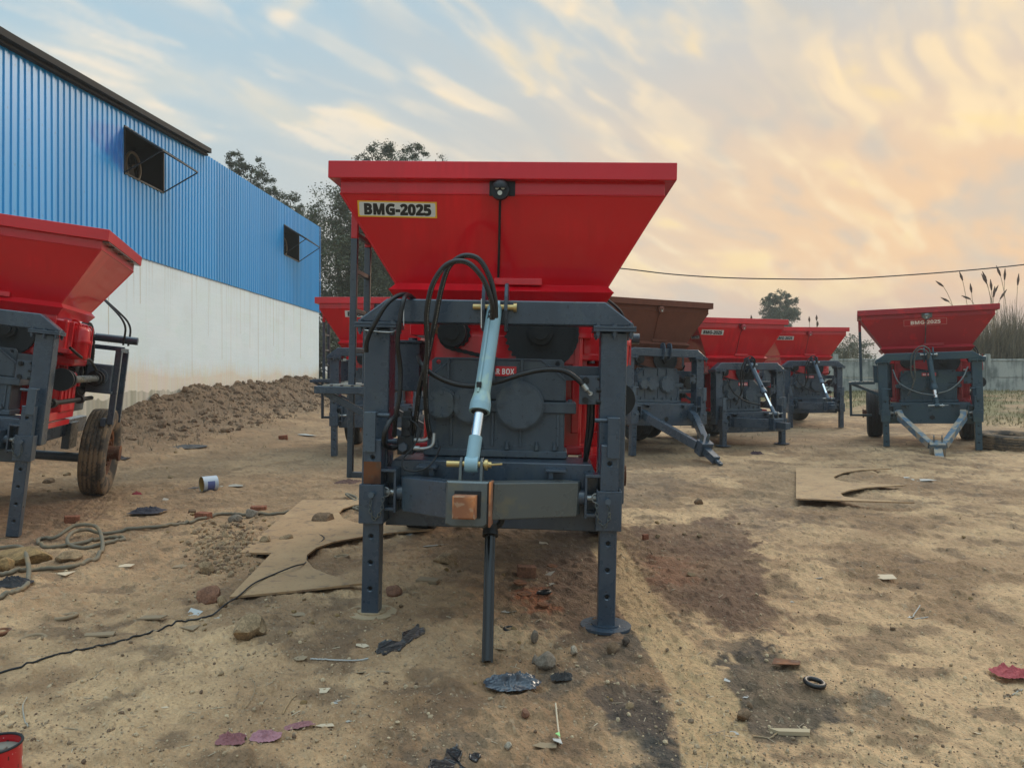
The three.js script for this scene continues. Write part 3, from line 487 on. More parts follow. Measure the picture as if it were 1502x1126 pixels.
// tall reeds with dark seed plumes
{
  const reedMat = std(C(1, 1, 1), 0.9, 0, { vertexColors: true, side: THREE.DoubleSide }), plumeMat = std(CS(92, 70, 58), 0.95);
  const blade = (P, K, base, dir, len, w, bend, col) => {     // arched strip of 5 pieces
    let p = base.clone(), up = V(0, 1, 0), side = V(-dir.z, 0, dir.x); const n = 5, pts = [];
    for (let k = 0; k <= n; k++) { const t = k / n; pts.push([p.clone(), w * (1 - t * 0.85)]); const ang = bend * t; p = p.clone().add(dir.clone().multiplyScalar(Math.sin(ang) * len / n)).add(up.clone().multiplyScalar(Math.cos(ang) * len / n)); }
    for (let k = 0; k < n; k++) { const [a, wa] = pts[k], [b, wb] = pts[k + 1], A = a.clone().addScaledVector(side, wa), B = a.clone().addScaledVector(side, -wa), D = b.clone().addScaledVector(side, wb), E = b.clone().addScaledVector(side, -wb); for (const q of [A, B, D, B, E, D]) { P.push(q.x, q.y, q.z); K.push(...col); } }
    return pts[n][0];
  };
  const clump = (u, d, width, h, nst, tips, label, group) => {
    const x = U(u, d), t = thing('reed_clump', label, 'reeds', [x, groundH(x, -d, false), -d], 0, group), P = [], K = [];
    for (let k = 0; k < nst; k++) {
      const a = rr(0, 6.283), dir = V(Math.cos(a), 0, Math.sin(a)), base = V(rr(-1, 1) * width, 0, rr(-1, 1) * width * 0.4), col = mix3([0.13, 0.11, 0.075], [0.30, 0.25, 0.17], rnd());
      blade(P, K, base, dir, h * rr(0.35, 0.95), rr(0.012, 0.03), rr(0.05, 1.35), col);
      if (k % 3 === 0) blade(P, K, base.clone().add(V(0, h * rr(0.2, 0.5), 0)), dir.clone().applyAxisAngle(V(0, 1, 0), rr(-1, 1)), h * rr(0.2, 0.4), rr(0.012, 0.02), rr(0.8, 2.2), col);
    }
    for (const [tu, tv, lean] of tips) {          // flowering stems, plume tip given
      const tx = U(tu, d) - x, ty = Y(tv, d) - t.position.y, L = 0.62 * h / 5, tip = V(tx, ty, rr(-0.4, 0.4)), ax = V(Math.sin(lean), Math.cos(lean), 0), foot = tip.clone().addScaledVector(ax, -L), root = V(clamp(tx - Math.sin(lean) * 2.2, -width, width), 0, tip.z);
      const m = foot.clone().lerp(root, 0.4).add(V(Math.sin(lean) * -0.25, 0.3, 0));
      part('stem', tube([root, m, foot, tip], 0.014, 14, 4), std(CS(150, 132, 104), 0.9), t);
      part('plume', [rod(foot, foot.clone().lerp(tip, 0.45), 0.03, 7, 0.065), rod(foot.clone().lerp(tip, 0.45), tip, 0.065, 7, 0.012)], plumeMat, t);
    }
    const g = new THREE.BufferGeometry(); g.setAttribute('position', new THREE.Float32BufferAttribute(P, 3)); g.setAttribute('color', new THREE.Float32BufferAttribute(K, 3)); g.computeVertexNormals();
    const m = part('foliage', g, reedMat, t, true); m.userData.kind = 'stuff';
  };
  const grp = 'dry reed clumps behind the boundary wall';
  clump(1425, 40, 0.9, 4.0, 700, [[1372, 412, -0.95], [1380, 436, -1.1], [1413, 397, -0.35], [1425, 415, -0.15], [1407, 434, -1.2]], 'dry reeds with dark plumes leaning out over the red hopper with outlined lettering', grp);
  clump(1462, 39.5, 1.3, 4.6, 1100, [[1437, 402, -0.5], [1440, 398, -0.4], [1450, 410, -0.1], [1459, 390, -0.4], [1456, 420, 0.1], [1470, 417, 0.5]], 'thick dry reeds with upright plumes rising behind the boundary wall', grp);
  clump(1494, 40.5, 1.3, 5.0, 1100, [[1481, 392, 0.05], [1478, 424, 0.6], [1500, 400, 0.1], [1512, 395, 0.2]], 'tallest dry reeds behind the boundary wall with plumes above the overhead cable', grp);
  clump(1540, 41, 1.4, 5.0, 300, [[1525, 400, 0.1]], 'dry reeds behind the boundary wall past the tallest clump', grp);
  clump(1193, 44, 0.7, 2.6, 40, [[1186, 464, -0.05], [1196, 462, 0.02], [1201, 470, 0.05]], 'few small plumed reeds showing above the rearmost red hopper', grp);
  clump(1103, 46, 0.6, 2.6, 36, [[1100, 462, -0.1], [1104, 468, 0.1]], 'wispy reeds showing above the red hopper with the white plate', grp);
  clump(1243, 42, 0.9, 2.8, 60, [], 'sparse dry stalks behind the boundary wall beside the rearmost machine', grp);
}
// grass tufts: bank on the right and dry litter on the soil heap
{
  const P = []; for (let k = 0; k < 7; k++) { const a = rr(0, 6.283), l = rr(0.5, 1), c = Math.cos(a), s = Math.sin(a), w = 0.022; P.push(-s * w, 0, c * w, s * w, 0, -c * w, c * 0.35 * l, l, s * 0.35 * l); }
  const g = new THREE.BufferGeometry(); g.setAttribute('position', new THREE.Float32BufferAttribute(P, 3)); g.computeVertexNormals();
  const scatter = (name, label, cat, n, pick, size, c0, c1) => {
    const m = new THREE.InstancedMesh(g, std(C(1, 1, 1), 0.9, 0, { side: THREE.DoubleSide }), n), q = new THREE.Object3D();
    for (let i = 0; i < n; i++) { const [x, z] = pick(); q.position.set(x, groundH(x, z) - 0.01, z); q.rotation.set(rr(-0.3, 0.3), rr(0, 6.283), rr(-0.3, 0.3)); const s = rr(...size); q.scale.set(s * 1.2, s, s * 1.2); q.updateMatrix(); m.setMatrixAt(i, q.matrix); m.setColorAt(i, C(...mix3(c0, c1, rnd()))); }
    m.name = name; m.castShadow = m.receiveShadow = true; tag(m, label, cat, null, 'stuff'); scene.add(m);
  };
  scatter('grass_bank', 'green and straw grass on the bank below the boundary wall', 'grass', 11000, () => { for (;;) { const x = rr(9.5, 32), z = rr(-37.4, -21); if (x > 10 + (z + 37) * -0.05 && fbm(x * 0.8, z * 0.8 + 2, 3) > rr(0.3, 0.6) && !(x < 13 && z > -27)) return [x, z]; } }, [0.05, 0.2], [0.10, 0.105, 0.035], [0.28, 0.22, 0.11]);
  scatter('dry_litter', 'dry grass and straw litter on the soil heap along the shed', 'grass', 2200, () => { const d = rr(14, 36.5), w = Math.abs(rr(-1, 1) + rr(-1, 1)) * 1.5 + 0.2; return [WALLX + w, -d]; }, [0.04, 0.16], [0.10, 0.075, 0.05], [0.27, 0.21, 0.14]);
  scatter('yard_grass', 'thin grass growing in the far yard between the machines', 'grass', 800, () => { for (;;) { const x = rr(-8, 12), z = rr(-37, -15); if (fbm(x * 0.5 + 9, z * 0.5, 3) > 0.55) return [x, z]; } }, [0.03, 0.11], [0.08, 0.09, 0.03], [0.24, 0.19, 0.11]);
}
{
  const g = new THREE.IcosahedronGeometry(1, 1), n = 2600, m = new THREE.InstancedMesh(g, std(C(1, 1, 1), 0.97), n), q = new THREE.Object3D(); { const p = g.attributes.position; for (let i = 0; i < p.count; i++) { const k = 0.75 + 0.5 * hash(Math.round(p.getX(i) * 50) + 91, Math.round(p.getY(i) * 50) * 7 + Math.round(p.getZ(i) * 50)); p.setXYZ(i, p.getX(i) * k, p.getY(i) * k, p.getZ(i) * k); } g.computeVertexNormals(); }
  for (let i = 0; i < n; i++) { const d = rr(15.5, 36.6), w = 0.1 + 2.6 * Math.pow(rnd(), 1.4), x = WALLX + w, s = 0.015 + 0.085 * Math.pow(rnd(), 5); q.position.set(x, groundH(x, -d) + s * 0.1, -d); q.rotation.set(rr(0, 6), rr(0, 6), rr(0, 6)); q.scale.set(s * rr(0.8, 1.4), s * rr(0.6, 1), s); q.updateMatrix(); m.setMatrixAt(i, q.matrix); m.setColorAt(i, C(...mix3([0.13, 0.08, 0.048], [0.26, 0.17, 0.105], rnd()))); }
  m.name = 'soil_clods'; m.castShadow = m.receiveShadow = true; tag(m, 'loose clods covering the soil heap along the shed', 'soil', null, 'stuff'); scene.add(m);
}
console.log('setting');

// ───────────── machines ─────────────
function plateTex(kind) {
  const c = document.createElement('canvas'); c.width = 1024; c.height = 208; const x = c.getContext('2d');
  const rrect = (a, b, w, h, r) => { x.beginPath(); x.moveTo(a + r, b); x.arcTo(a + w, b, a + w, b + h, r); x.arcTo(a + w, b + h, a, b + h, r); x.arcTo(a, b + h, a, b, r); x.arcTo(a, b, a + w, b, r); x.closePath(); };
  x.textAlign = 'center'; x.textBaseline = 'middle';
  if (kind === 'outline') {
    x.fillStyle = 'rgb(176,24,40)'; x.fillRect(0, 0, 1024, 208); x.strokeStyle = 'rgb(206,160,150)'; x.lineWidth = 7; x.strokeRect(8, 8, 1008, 192);
    x.font = 'bold 150px sans-serif'; x.fillStyle = 'rgb(238,224,210)'; x.strokeStyle = 'rgb(238,224,210)'; x.lineWidth = 6; x.lineJoin = 'round'; x.strokeText('BMG-2025', 520, 108, 800); x.fillText('BMG-2025', 520, 108, 800);
  } else {
    x.fillStyle = kind === 'yellow' ? 'rgb(236,178,40)' : 'rgb(214,210,200)'; x.fillRect(0, 0, 1024, 208);
    x.fillStyle = 'rgb(208,208,206)'; rrect(20, 16, 984, 176, 18); x.fill();
    x.font = 'bold 186px sans-serif'; x.fillStyle = 'rgb(18,20,24)'; x.strokeStyle = 'rgb(18,20,24)'; x.lineWidth = 15; x.lineJoin = 'round'; x.strokeText('BMG-2025', 512, 108, 880); x.fillText('BMG-2025', 512, 108, 880);
  }
  const t = new THREE.CanvasTexture(c); t.colorSpace = THREE.SRGBColorSpace; return t;
}
const plateMat = {}; for (const k of ['yellow', 'white', 'outline']) plateMat[k] = phys(C(1, 1, 1), 0.45, { map: plateTex(k), clearcoat: 0.4 });
const gearLabel = (() => { const c = document.createElement('canvas'); c.width = 512; c.height = 128; const x = c.getContext('2d'); x.fillStyle = 'rgb(206,26,40)'; x.fillRect(0, 0, 512, 128); x.fillStyle = 'rgb(240,240,238)'; x.textAlign = 'center'; x.textBaseline = 'middle'; x.font = 'bold 104px sans-serif'; x.fillText('GEAR BOX', 256, 68, 450); const t = new THREE.CanvasTexture(c); t.colorSpace = THREE.SRGBColorSpace; return phys(C(1, 1, 1), 0.4, { map: t, clearcoat: 0.4 }); })();
const hoseTex = (() => { const c = document.createElement('canvas'); c.width = 1024; c.height = 32; const x = c.getContext('2d'); x.fillStyle = 'rgb(22,23,25)'; x.fillRect(0, 0, 1024, 32); x.fillStyle = 'rgb(150,150,146)'; for (let i = 0; i < 1024; i += 3 + Math.floor(vnoise(i * 0.7, 8) * 5)) if (vnoise(i * 0.03, 3) > 0.36) for (const yy of [4, 20]) x.fillRect(i, yy, 2, 2); const t = new THREE.CanvasTexture(c); t.colorSpace = THREE.SRGBColorSpace; t.wrapS = THREE.RepeatWrapping; return t; })();
const hoseMat = phys(C(1, 1, 1), 0.42, { map: hoseTex, clearcoat: 0.2 });
function face(name, w, h, mat, parent, pos, rot) { const g = box(w, h, 0.006, 0, 0, 0, 0.001); const m = new THREE.Mesh(new THREE.BoxGeometry(w, h, 0.004), mat); m.name = name; m.position.set(...pos); m.rotation.set(...rot); m.castShadow = m.receiveShadow = true; parent.add(m); return m; }

// tyre with zig-zag ribs, axle along x
function tyreGeo(na, fineTread) {
  const prof = [[-0.085, 0.27], [-0.118, 0.30], [-0.140, 0.36], [-0.145, 0.42], [-0.136, 0.475], [-0.122, 0.508]];
  const nx = fineTread ? 56 : 28; const pts = [...prof]; for (let i = 0; i <= nx; i++) { const x = mix(-0.112, 0.112, i / nx); pts.push([x, 0.528 - 0.9 * x * x, 1]); } for (const p of [...prof].reverse()) pts.push([-p[0], p[1]]);
  const P = [], idx = [], n = pts.length;
  for (let a = 0; a <= na; a++) {
    const th = a / na * Math.PI * 2, zig = 0.007 * (tri(a / 3) * 2 - 1);
    for (const [x, r0, t] of pts) {
      let r = r0; if (t) { let g = 1; for (const k of [-0.075, -0.025, 0.025, 0.075]) g = Math.min(g, Math.abs(x - k - zig) / 0.006); r -= 0.013 * (1 - sstep(0.5, 1.1, g)); }
      P.push(x, Math.cos(th) * r, Math.sin(th) * r);
    }
  }
  for (let a = 0; a < na; a++) for (let k = 0; k < n - 1; k++) { const i = a * n + k, j = i + n; idx.push(i, i + 1, j, i + 1, j + 1, j); }
  const g = new THREE.BufferGeometry(); g.setAttribute('position', new THREE.Float32BufferAttribute(P, 3)); g.setIndex(idx); g.computeVertexNormals(); return prep(g);
}
const TYRE = tyreGeo(180, true), TYRELOW = tyreGeo(90, false);
const RIM = mergeGeometries([new THREE.LatheGeometry([[0.11, -0.02], [0.20, -0.03], [0.225, 0.02], [0.235, 0.085], [0.285, 0.095], [0.288, 0.075], [0.26, 0.07], [0.26, -0.10], [0.288, -0.105]].map(p => new THREE.Vector2(...p)), 36).rotateZ(-Math.PI / 2), ...Array.from({ length: 6 }, (_, k) => { const a = k / 6 * 6.283; return cyl(0.032, 0.02, 'x', -0.028, Math.cos(a) * 0.205, Math.sin(a) * 0.205, 10); })].map(prep));
const HUB = mergeGeometries([cyl(0.115, 0.10, 'x', 0.0, 0, 0, 24), cyl(0.085, 0.20, 'x', 0.12, 0, 0, 20, 0.075), cyl(0.095, 0.03, 'x', 0.205, 0, 0, 20), ...Array.from({ length: 8 }, (_, k) => { const a = k / 8 * 6.283; return cyl(0.014, 0.09, 'x', 0.05, Math.cos(a) * 0.15, Math.sin(a) * 0.15, 8); }), ...Array.from({ length: 8 }, (_, k) => { const a = k / 8 * 6.283; return strutDisc(0.024, 0.025, 'x', 0.055, Math.cos(a) * 0.15, Math.sin(a) * 0.15); })].map(prep));
function wheel(parent, side, x, y, z, low, dusty) {
  const w = new THREE.Group(); w.name = 'wheel'; w.position.set(x, y, z); w.rotation.y = side > 0 ? 0 : Math.PI; w.scale.setScalar(1.08); parent.add(w);
  part('tyre', low ? TYRELOW : TYRE, dusty ? M.tyreDusty : M.tyre, w, true); part('rim', RIM, M.hubRust, w, true); part('hub', HUB, M.hubRust, w, true);
}
const bolt = (x, y, z, axis = 'z', r = 0.012, h = 0.014) => strutDisc(r, h, axis, x, y, z);
function chainLoop(cx1, cy1, r1, cx2, cy2, r2, z, pitch = 0.045) {     // roller chain round two sprockets, seen face on
  const pts = [], dx = cx2 - cx1, dy = cy2 - cy1, D = Math.hypot(dx, dy), base = Math.atan2(dy, dx), off = Math.acos(clamp((r1 - r2) / D, -1, 1));
  const arc = (cx, cy, r, a0, a1) => { for (let i = 0; i <= 40; i++) { const a = a0 + (a1 - a0) * i / 40; pts.push([cx + Math.cos(a) * r, cy + Math.sin(a) * r]); } };
  arc(cx1, cy1, r1, base + off, base + 2 * Math.PI - off); arc(cx2, cy2, r2, base - off, base + off); pts.push(pts[0]);
  const out = []; let acc = 0, k = 0;
  for (let i = 0; i < pts.length - 1; i++) { let [ax, ay] = pts[i], [bx, by] = pts[i + 1], L = Math.hypot(bx - ax, by - ay), t = 0; while (L - t >= pitch - acc) { t += pitch - acc; acc = 0; const x = ax + (bx - ax) * t / L, y = ay + (by - ay) * t / L, an = Math.atan2(by - ay, bx - ax), zz = k++ % 2 ? 0.012 : 0.006; for (const s of [-1, 1]) out.push(new THREE.CylinderGeometry(0.019, 0.019, 0.006, 8).scale(1.5, 1, 0.8).rotateX(Math.PI / 2).rotateZ(an).translate(x, y, z + s * (0.012 + zz))); out.push(cyl(0.012, 0.05, 'z', x, y, z, 6)); } acc += L - t; }
  return out;
}
function sprocket(r, teeth, z, t) { const s = new THREE.Shape(); for (let i = 0; i < teeth * 4; i++) { const a = i / (teeth * 4) * 6.2832, rr_ = r * (i % 4 < 2 ? 1 : 1.07); s[i ? 'lineTo' : 'moveTo'](Math.cos(a) * rr_, Math.sin(a) * rr_); } return new THREE.ExtrudeGeometry(s, { depth: t, bevelEnabled: false }).translate(0, 0, z); }
function linkChain(pts, r = 0.013) { const cv = curve(pts), L = cv.getLength(), n = Math.max(3, Math.round(L / (r * 2.6))), out = []; for (let i = 0; i <= n; i++) { const p = cv.getPointAt(i / n), t = cv.getTangentAt(i / n); const g = new THREE.TorusGeometry(r, r * 0.26, 6, 12).scale(1, 1.55, 1); if (i % 2) g.rotateY(Math.PI / 2); g.applyQuaternion(new THREE.Quaternion().setFromUnitVectors(V(0, 1, 0), t)); out.push(g.translate(p.x, p.y, p.z)); } return out; }

function machine(o) {
  const th = o.turn * Math.PI / 180, root = thing('hopper_machine', o.label, 'machine', [o.x, o.y ?? 0, o.z], th, 'red and grey hopper machines parked in the yard');
  root.rotation.order = 'YXZ'; root.rotation.z = (o.roll ?? 0) * Math.PI / 180; root.rotation.x = (o.pitch ?? 0) * Math.PI / 180; if (o.wide) root.scale.x = o.wide;
  root.updateMatrixWorld(true);
  const inv = root.matrixWorld.clone().invert();
  const gy = (x, z) => { const p = V(x, 0, z).applyMatrix4(root.matrixWorld); p.y = groundH(p.x, p.z); return p.applyMatrix4(inv).y; };
  const F = o.frame ?? M.slate, FD = o.frameDull ?? M.slateDull, R = o.hopper ?? M.red, RB = o.body ?? M.red, L = o.lift ?? 0, hi = o.hi;
  const y = v => v + L;
  // ── portal frame ──
  const arch = part('arch_beam', [prism([[-0.705, y(2.04)], [0.705, y(2.04)], [0.885, y(1.905)], [0.885, y(1.886)], [-0.885, y(1.886)], [-0.885, y(1.905)]], 0.16, -0.08, 0.008)], F, root);
  const lugs = []; for (const s of [-1, 1]) lugs.push(prism([[-0.045, y(1.84)], [0.075, y(1.84)], [0.13, y(1.97)], [0.12, y(2.06)], [0.09, y(2.14)], [0.02, y(2.155)], [-0.05, y(2.13)], [-0.05, y(1.9)]], 0.022, 0, 0.003).rotateY(-Math.PI / 2).translate(s * 0.072 + 0.011, 0, 0.03));
  part('cylinder_lug', lugs[0], F, arch); part('cylinder_lug', lugs[1], F, arch);
  for (const s of [-1, 1]) {
    part('post', [box(0.168, y(1.848) - y(0.75), 0.20, s * 0.765, y(1.299), -0.02, 0.012)], F, root);
    const fl = part('flange_plate', [box(0.27, 0.017, 0.27, s * 0.765, y(1.876), 0, 0.003), box(0.27, 0.017, 0.27, s * 0.765, y(1.857), 0, 0.003)], F, root);
    const b = []; for (const bx of [-0.105, 0, 0.105]) for (const bz of [-0.11, 0.11]) { b.push(bolt(s * 0.765 + bx, y(1.893), bz, 'y', 0.017, 0.016), bolt(s * 0.765 + bx, y(1.835), bz, 'y', 0.017, 0.028), cyl(0.009, 0.02, 'y', s * 0.765 + bx, y(1.815), bz, 8)); } part('bolts', b, F, fl);
    // adjustable leg
    const lx = s * 0.742, lz = 0.175, g0 = gy(lx, lz) + (o.legLift ?? 0), top = y(1.14);
    const leg = part('leg', prism([[-0.054, g0 + 0.014], [0.054, g0 + 0.014], [0.054, top], [-0.054, top]], 0.115, lz - 0.055, 0.006, Array.from({ length: 8 }, (_, k) => [0, top - 0.115 - k * 0.165, 0.0135]).filter(h => h[1] > g0 + 0.08)).translate(lx, 0, 0), F, root);
    part('leg_inside', box(0.082, top - g0 - 0.06, 0.085, lx, (top + g0) / 2, lz - 0.005, 0.002), M.black, leg);
    if (o.pads) part('foot_pad', [cyl(0.158, 0.016, 'y', lx, g0 + 0.012, lz, 48), cyl(0.09, 0.012, 'y', lx, g0 + 0.024, lz, 24)], s < 0 && o.dustyPad ? o.dustyPad : F, leg);
    part('leg_handle', [box(0.075, 0.25, 0.014, lx + s * 0.02, y(1.185), lz + 0.07, 0.003), box(0.075, 0.014, 0.11, lx + s * 0.02, y(1.305), lz + 0.02, 0.003), cyl(0.014, 0.09, 'x', lx - s * 0.05, y(1.29), lz + 0.02, 12)], s < 0 || hi !== 2 ? FD : F, leg);
    part('leg_weld_patch', box(0.110, 0.14, 0.0025, lx, y(0.93), lz + 0.0612, 0), s < 0 && hi === 2 ? M.rustDark : F, leg);
    const sl = part('leg_sleeve', [box(0.15, 0.245, 0.016, lx, y(0.735), lz + 0.072, 0.003), box(0.014, 0.245, 0.15, lx + s * 0.072, y(0.735), lz, 0.003), box(0.014, 0.245, 0.15, lx - s * 0.072, y(0.735), lz, 0.003)], F, root);
    part('locking_pin', [cyl(0.013, 0.05, 'z', lx - s * 0.01, y(0.80), lz + 0.1, 12), cyl(0.018, 0.012, 'z', lx - s * 0.01, y(0.80), lz + 0.125, 12)], FD, sl);
    if (hi) part('safety_chain', linkChain([[lx - s * 0.01, y(0.79), lz + 0.1], [lx, y(0.7), lz + 0.095], [lx - s * 0.03, y(0.645), lz + 0.092], [lx - s * 0.07, y(0.70), lz + 0.095], [lx - s * 0.078, y(0.77), lz + 0.095]], 0.0095), M.bare, sl);
    // drawbar hinge bracket
    const hb = part('hinge_bracket', [box(0.016, 0.27, 0.13, s * 0.60, y(0.815), 0.16, 0.003), box(0.105, 0.018, 0.14, s * 0.648, y(0.945), 0.16, 0.003), box(0.09, 0.018, 0.13, s * 0.64, y(0.70), 0.16, 0.003), box(0.13, 0.016, 0.12, s * 0.41, y(0.965), 0.13, 0.003), box(0.03, 0.05, 0.1, s * 0.38, y(0.935), 0.12, 0.003)], F, root);
    part('hinge_pin', [cyl(0.022, 0.15, 'x', s * 0.60, y(0.80), 0.165, 14), new THREE.TorusGeometry(0.028, 0.005, 6, 18).translate(s * 0.665, y(0.805), 0.20)], M.zinc, hb);
    const rail = part('chassis_rail', [box(0.1, 0.2, 3.5, s * 0.44, y(0.72), -1.75)], F, root);
    part('axle_bracket', box(0.09, 0.34, 0.4, s * 0.5, y(0.62), -2.62), F, rail);
    wheel(root, s, s * 0.88, gy(s * 0.88, -2.62) + 0.565, -2.62, !o.fineTyre, o.dusty);
  }
  part('axle', cyl(0.06, 1.75, 'x', 0, gy(0, -2.62) + 0.53, -2.62, 16), FD, root);
  // ── front box of the chassis ──
  const base = part('front_crossbox', prism([[-0.685, y(0.572)], [0.685, y(0.572)], [0.685, y(0.90)], [0.64, y(1.0)], [-0.64, y(1.0)], [-0.685, y(0.90)]], 0.42, -0.34, 0.006), F, root);
  part('crossbox_holes', [cyl(0.05, 0.02, 'z', 0.03, y(0.70), 0.075, 6)], M.black, base);
  // ── gearbox ──
  const gb = part('gearbox', [box(0.97, 0.05, 0.55, 0, y(1.030), -0.42, 0.008), box(0.93, 0.27, 0.5, 0, y(1.18), -0.42, 0.01), box(1.08, 0.075, 0.56, 0, y(1.345), -0.43, 0.008),
    prism([[-0.47, y(1.384)], [0.47, y(1.384)], [0.47, y(1.53)], [0.30, y(1.665)], [-0.30, y(1.665)], [-0.47, y(1.53)]], 0.46, -0.65, 0.012)], FD, root);
  part('weld_seam', [rod(V(-0.30, y(1.667), -0.19), V(0.30, y(1.667), -0.19), 0.006, 6), rod(V(0.30, y(1.667), -0.19), V(0.47, y(1.532), -0.19), 0.006, 6), rod(V(-0.30, y(1.667), -0.19), V(-0.47, y(1.532), -0.19), 0.006, 6)], FD, gb);
  part('lifting_ear', prism([[-0.455, y(1.45)], [0.455, y(1.45)], [0.455, y(1.65)], [0.435, y(1.672)], [-0.435, y(1.672)], [-0.455, y(1.65)]], 0.02, -0.27, 0.003, [[-0.41, y(1.64), 0.016], [0.41, y(1.64), 0.016]]), FD, gb);
  for (const [cx, r] of [[-0.36, 0.093], [-0.165, 0.118], [0.162, 0.15]]) {
    const cv = part('bearing_cover', [cyl(r, 0.035, 'z', cx, y(1.357), -0.105, 48), cyl(r + 0.014, 0.07, 'z', cx, y(1.357), -0.15, 48)], FD, gb);
    part('cover_bolts', Array.from({ length: 6 }, (_, k) => { const a = k / 6 * 6.2832 + Math.PI / 6 + (r > 0.14 ? Math.PI / 6 : 0); return bolt(cx + Math.cos(a) * r * 0.84, y(1.357) + Math.sin(a) * r * 0.84, -0.083, 'z', 0.014, 0.016); }), FD, cv);
  }
  for (const x of [-0.33, -0.02, 0.17]) part('rib', box(0.018, 0.15, 0.03, x, y(1.59), -0.175, 0.003), FD, gb);
  for (const x of [-0.30, -0.02, 0.17, 0.42]) part('rib', box(0.018, 0.22, 0.02, x, y(1.19), -0.165, 0.003), FD, gb);
  part('base_bolts', [-0.4, -0.1, 0.08, 0.28, 0.4].flatMap(x => [bolt(x, y(1.075), -0.15, 'y', 0.018, 0.03), cyl(0.01, 0.05, 'y', x, y(1.09), -0.15, 8)]).concat([-0.5, 0.5].flatMap(x => [bolt(x, y(1.393), -0.2, 'y', 0.016, 0.02)])), FD, gb);
  if (o.gearLabel) face('gearbox_label', 0.235, 0.066, gearLabel, gb, [0.015, y(1.585), -0.178], [0, 0, 0]);
  // ── chain drive ──
  const drv = part('large_sprocket', [sprocket(0.245, 34, -0.46, 0.02).translate(0.29, y(1.86), 0), cyl(0.085, 0.07, 'z', 0.29, y(1.86), -0.42, 30), cyl(0.05, 0.09, 'z', 0.29, y(1.86), -0.40, 24)], M.cast, root);
  part('drive_chain', chainLoop(-0.32, y(1.85), 0.115, 0.29, y(1.86), 0.255, -0.45), M.cast, drv);
  part('small_sprocket', [sprocket(0.10, 15, -0.46, 0.02).translate(-0.32, y(1.85), 0), cyl(0.095, 0.10, 'z', -0.33, y(1.845), -0.38, 30), cyl(0.05, 0.12, 'z', -0.33, y(1.845), -0.375, 24)], M.cast, root);
  // ── press body, engine and their fittings ──
  const body = part('press_body', [box(1.14, 1.02, 1.2, 0.02, y(1.5), -1.12, 0.02), box(1.3, 0.06, 1.3, 0.02, y(1.03), -1.12, 0.01), box(1.08, 0.20, 0.03, 0, y(1.74), -0.505, 0.006), box(0.06, 0.7, 0.06, 0.545, y(1.5), -0.52, 0.01), box(0.06, 0.7, 0.06, -0.5, y(1.5), -0.52, 0.01)], RB, root);
  for (const z of [-0.35, -0.1, 0.2]) part('rib', box(0.05, 0.9, 0.03, 0.61, y(1.5), z - 1.0, 0.005), RB, body);
  const eng = part('engine', [box(0.22, 0.40, 0.7, 0.62, y(1.26), -1.25, 0.03), box(0.24, 0.14, 0.6, 0.64, y(1.08), -1.2, 0.03), box(0.26, 0.12, 0.62, 0.70, y(1.60), -1.2, 0.03)], RB, root);
  const cast = part('side_casting', [box(0.2, 0.36, 0.95, 0.68, y(1.86), -1.15, 0.03), box(0.26, 0.05, 1.0, 0.70, y(1.70), -1.15, 0.01)], RB, root);
  for (let k = 0; k < 6; k++) part('rib', box(0.05, 0.32, 0.03, 0.795, y(1.86), -0.75 - k * 0.16, 0.006), RB, cast);
  part('side_pipe', [tube([[0.84, y(1.74), -0.6], [0.9, y(1.66), -0.8], [0.88, y(1.62), -1.4], [0.86, y(1.5), -1.9]], 0.016, 30, 8)], M.black, cast);
  part('lower_shaft', [cyl(0.026, 1.9, 'z', 0.76, y(1.14), -1.35, 18), cyl(0.05, 0.1, 'z', 0.76, y(1.14), -0.5, 18), cyl(0.05, 0.1, 'z', 0.76, y(1.14), -1.7, 18)], M.black, cast);
  part('engine_detail', [-0.24, -0.08, 0.08, 0.24].flatMap(z => [cyl(0.05, 0.08, 'x', 0.74, y(1.35), -1.25 + z, 16), box(0.02, 0.3, 0.05, 0.735, y(1.22), -1.17 + z, 0.005)]), RB, eng);
  const can = part('air_canister', [new THREE.LatheGeometry([[0, -0.2], [0.10, -0.2], [0.13, -0.17], [0.135, -0.02], [0.145, -0.02], [0.145, 0.02], [0.135, 0.02], [0.13, 0.12], [0.10, 0.165], [0, 0.175]].map(p => new THREE.Vector2(...p)), 32).translate(0.83, y(1.82), -0.95)], RB, root);
  part('canister_strap', [box(0.012, 0.34, 0.02, 0.97, y(1.82), -0.93, 0.002), box(0.02, 0.34, 0.012, 0.85, y(1.83), -0.81, 0.002), new THREE.TorusGeometry(0.05, 0.012, 8, 20).translate(0.78, y(2.0), -0.95)], RB, can);
  part('red_side_rail', [box(0.14, 0.09, 1.3, 0.66, y(0.98), -0.95), box(0.10, 0.06, 1.2, 0.66, y(0.88), -0.95)], RB, root);
  const sh = part('drive_shaft', [cyl(0.042, 1.35, 'z', 0.86, y(1.40), -1.35, 24)], o.shaftMat ?? M.bare, root);
  part('shaft_coupling', [cyl(0.12, 0.04, 'z', 0.84, y(1.40), -0.42, 24), cyl(0.075, 0.22, 'z', 0.84, y(1.40), -0.52, 20), cyl(0.10, 0.05, 'z', 0.84, y(1.40), -0.62, 24), cyl(0.085, 0.04, 'z', 0.84, y(1.40), -1.92, 24), cyl(0.10, 0.05, 'z', 0.84, y(1.40), -2.02, 24), cyl(0.07, 0.16, 'z', 0.84, y(1.40), -2.1, 20)], M.black, sh);
  const rg = part('rear_gearcase', [box(0.30, 0.36, 0.34, 0.84, y(1.40), -2.32, 0.02), box(0.34, 0.03, 0.38, 0.84, y(1.23), -2.32, 0.005), cyl(0.11, 0.05, 'z', 0.84, y(1.42), -2.13, 24)], FD, root);
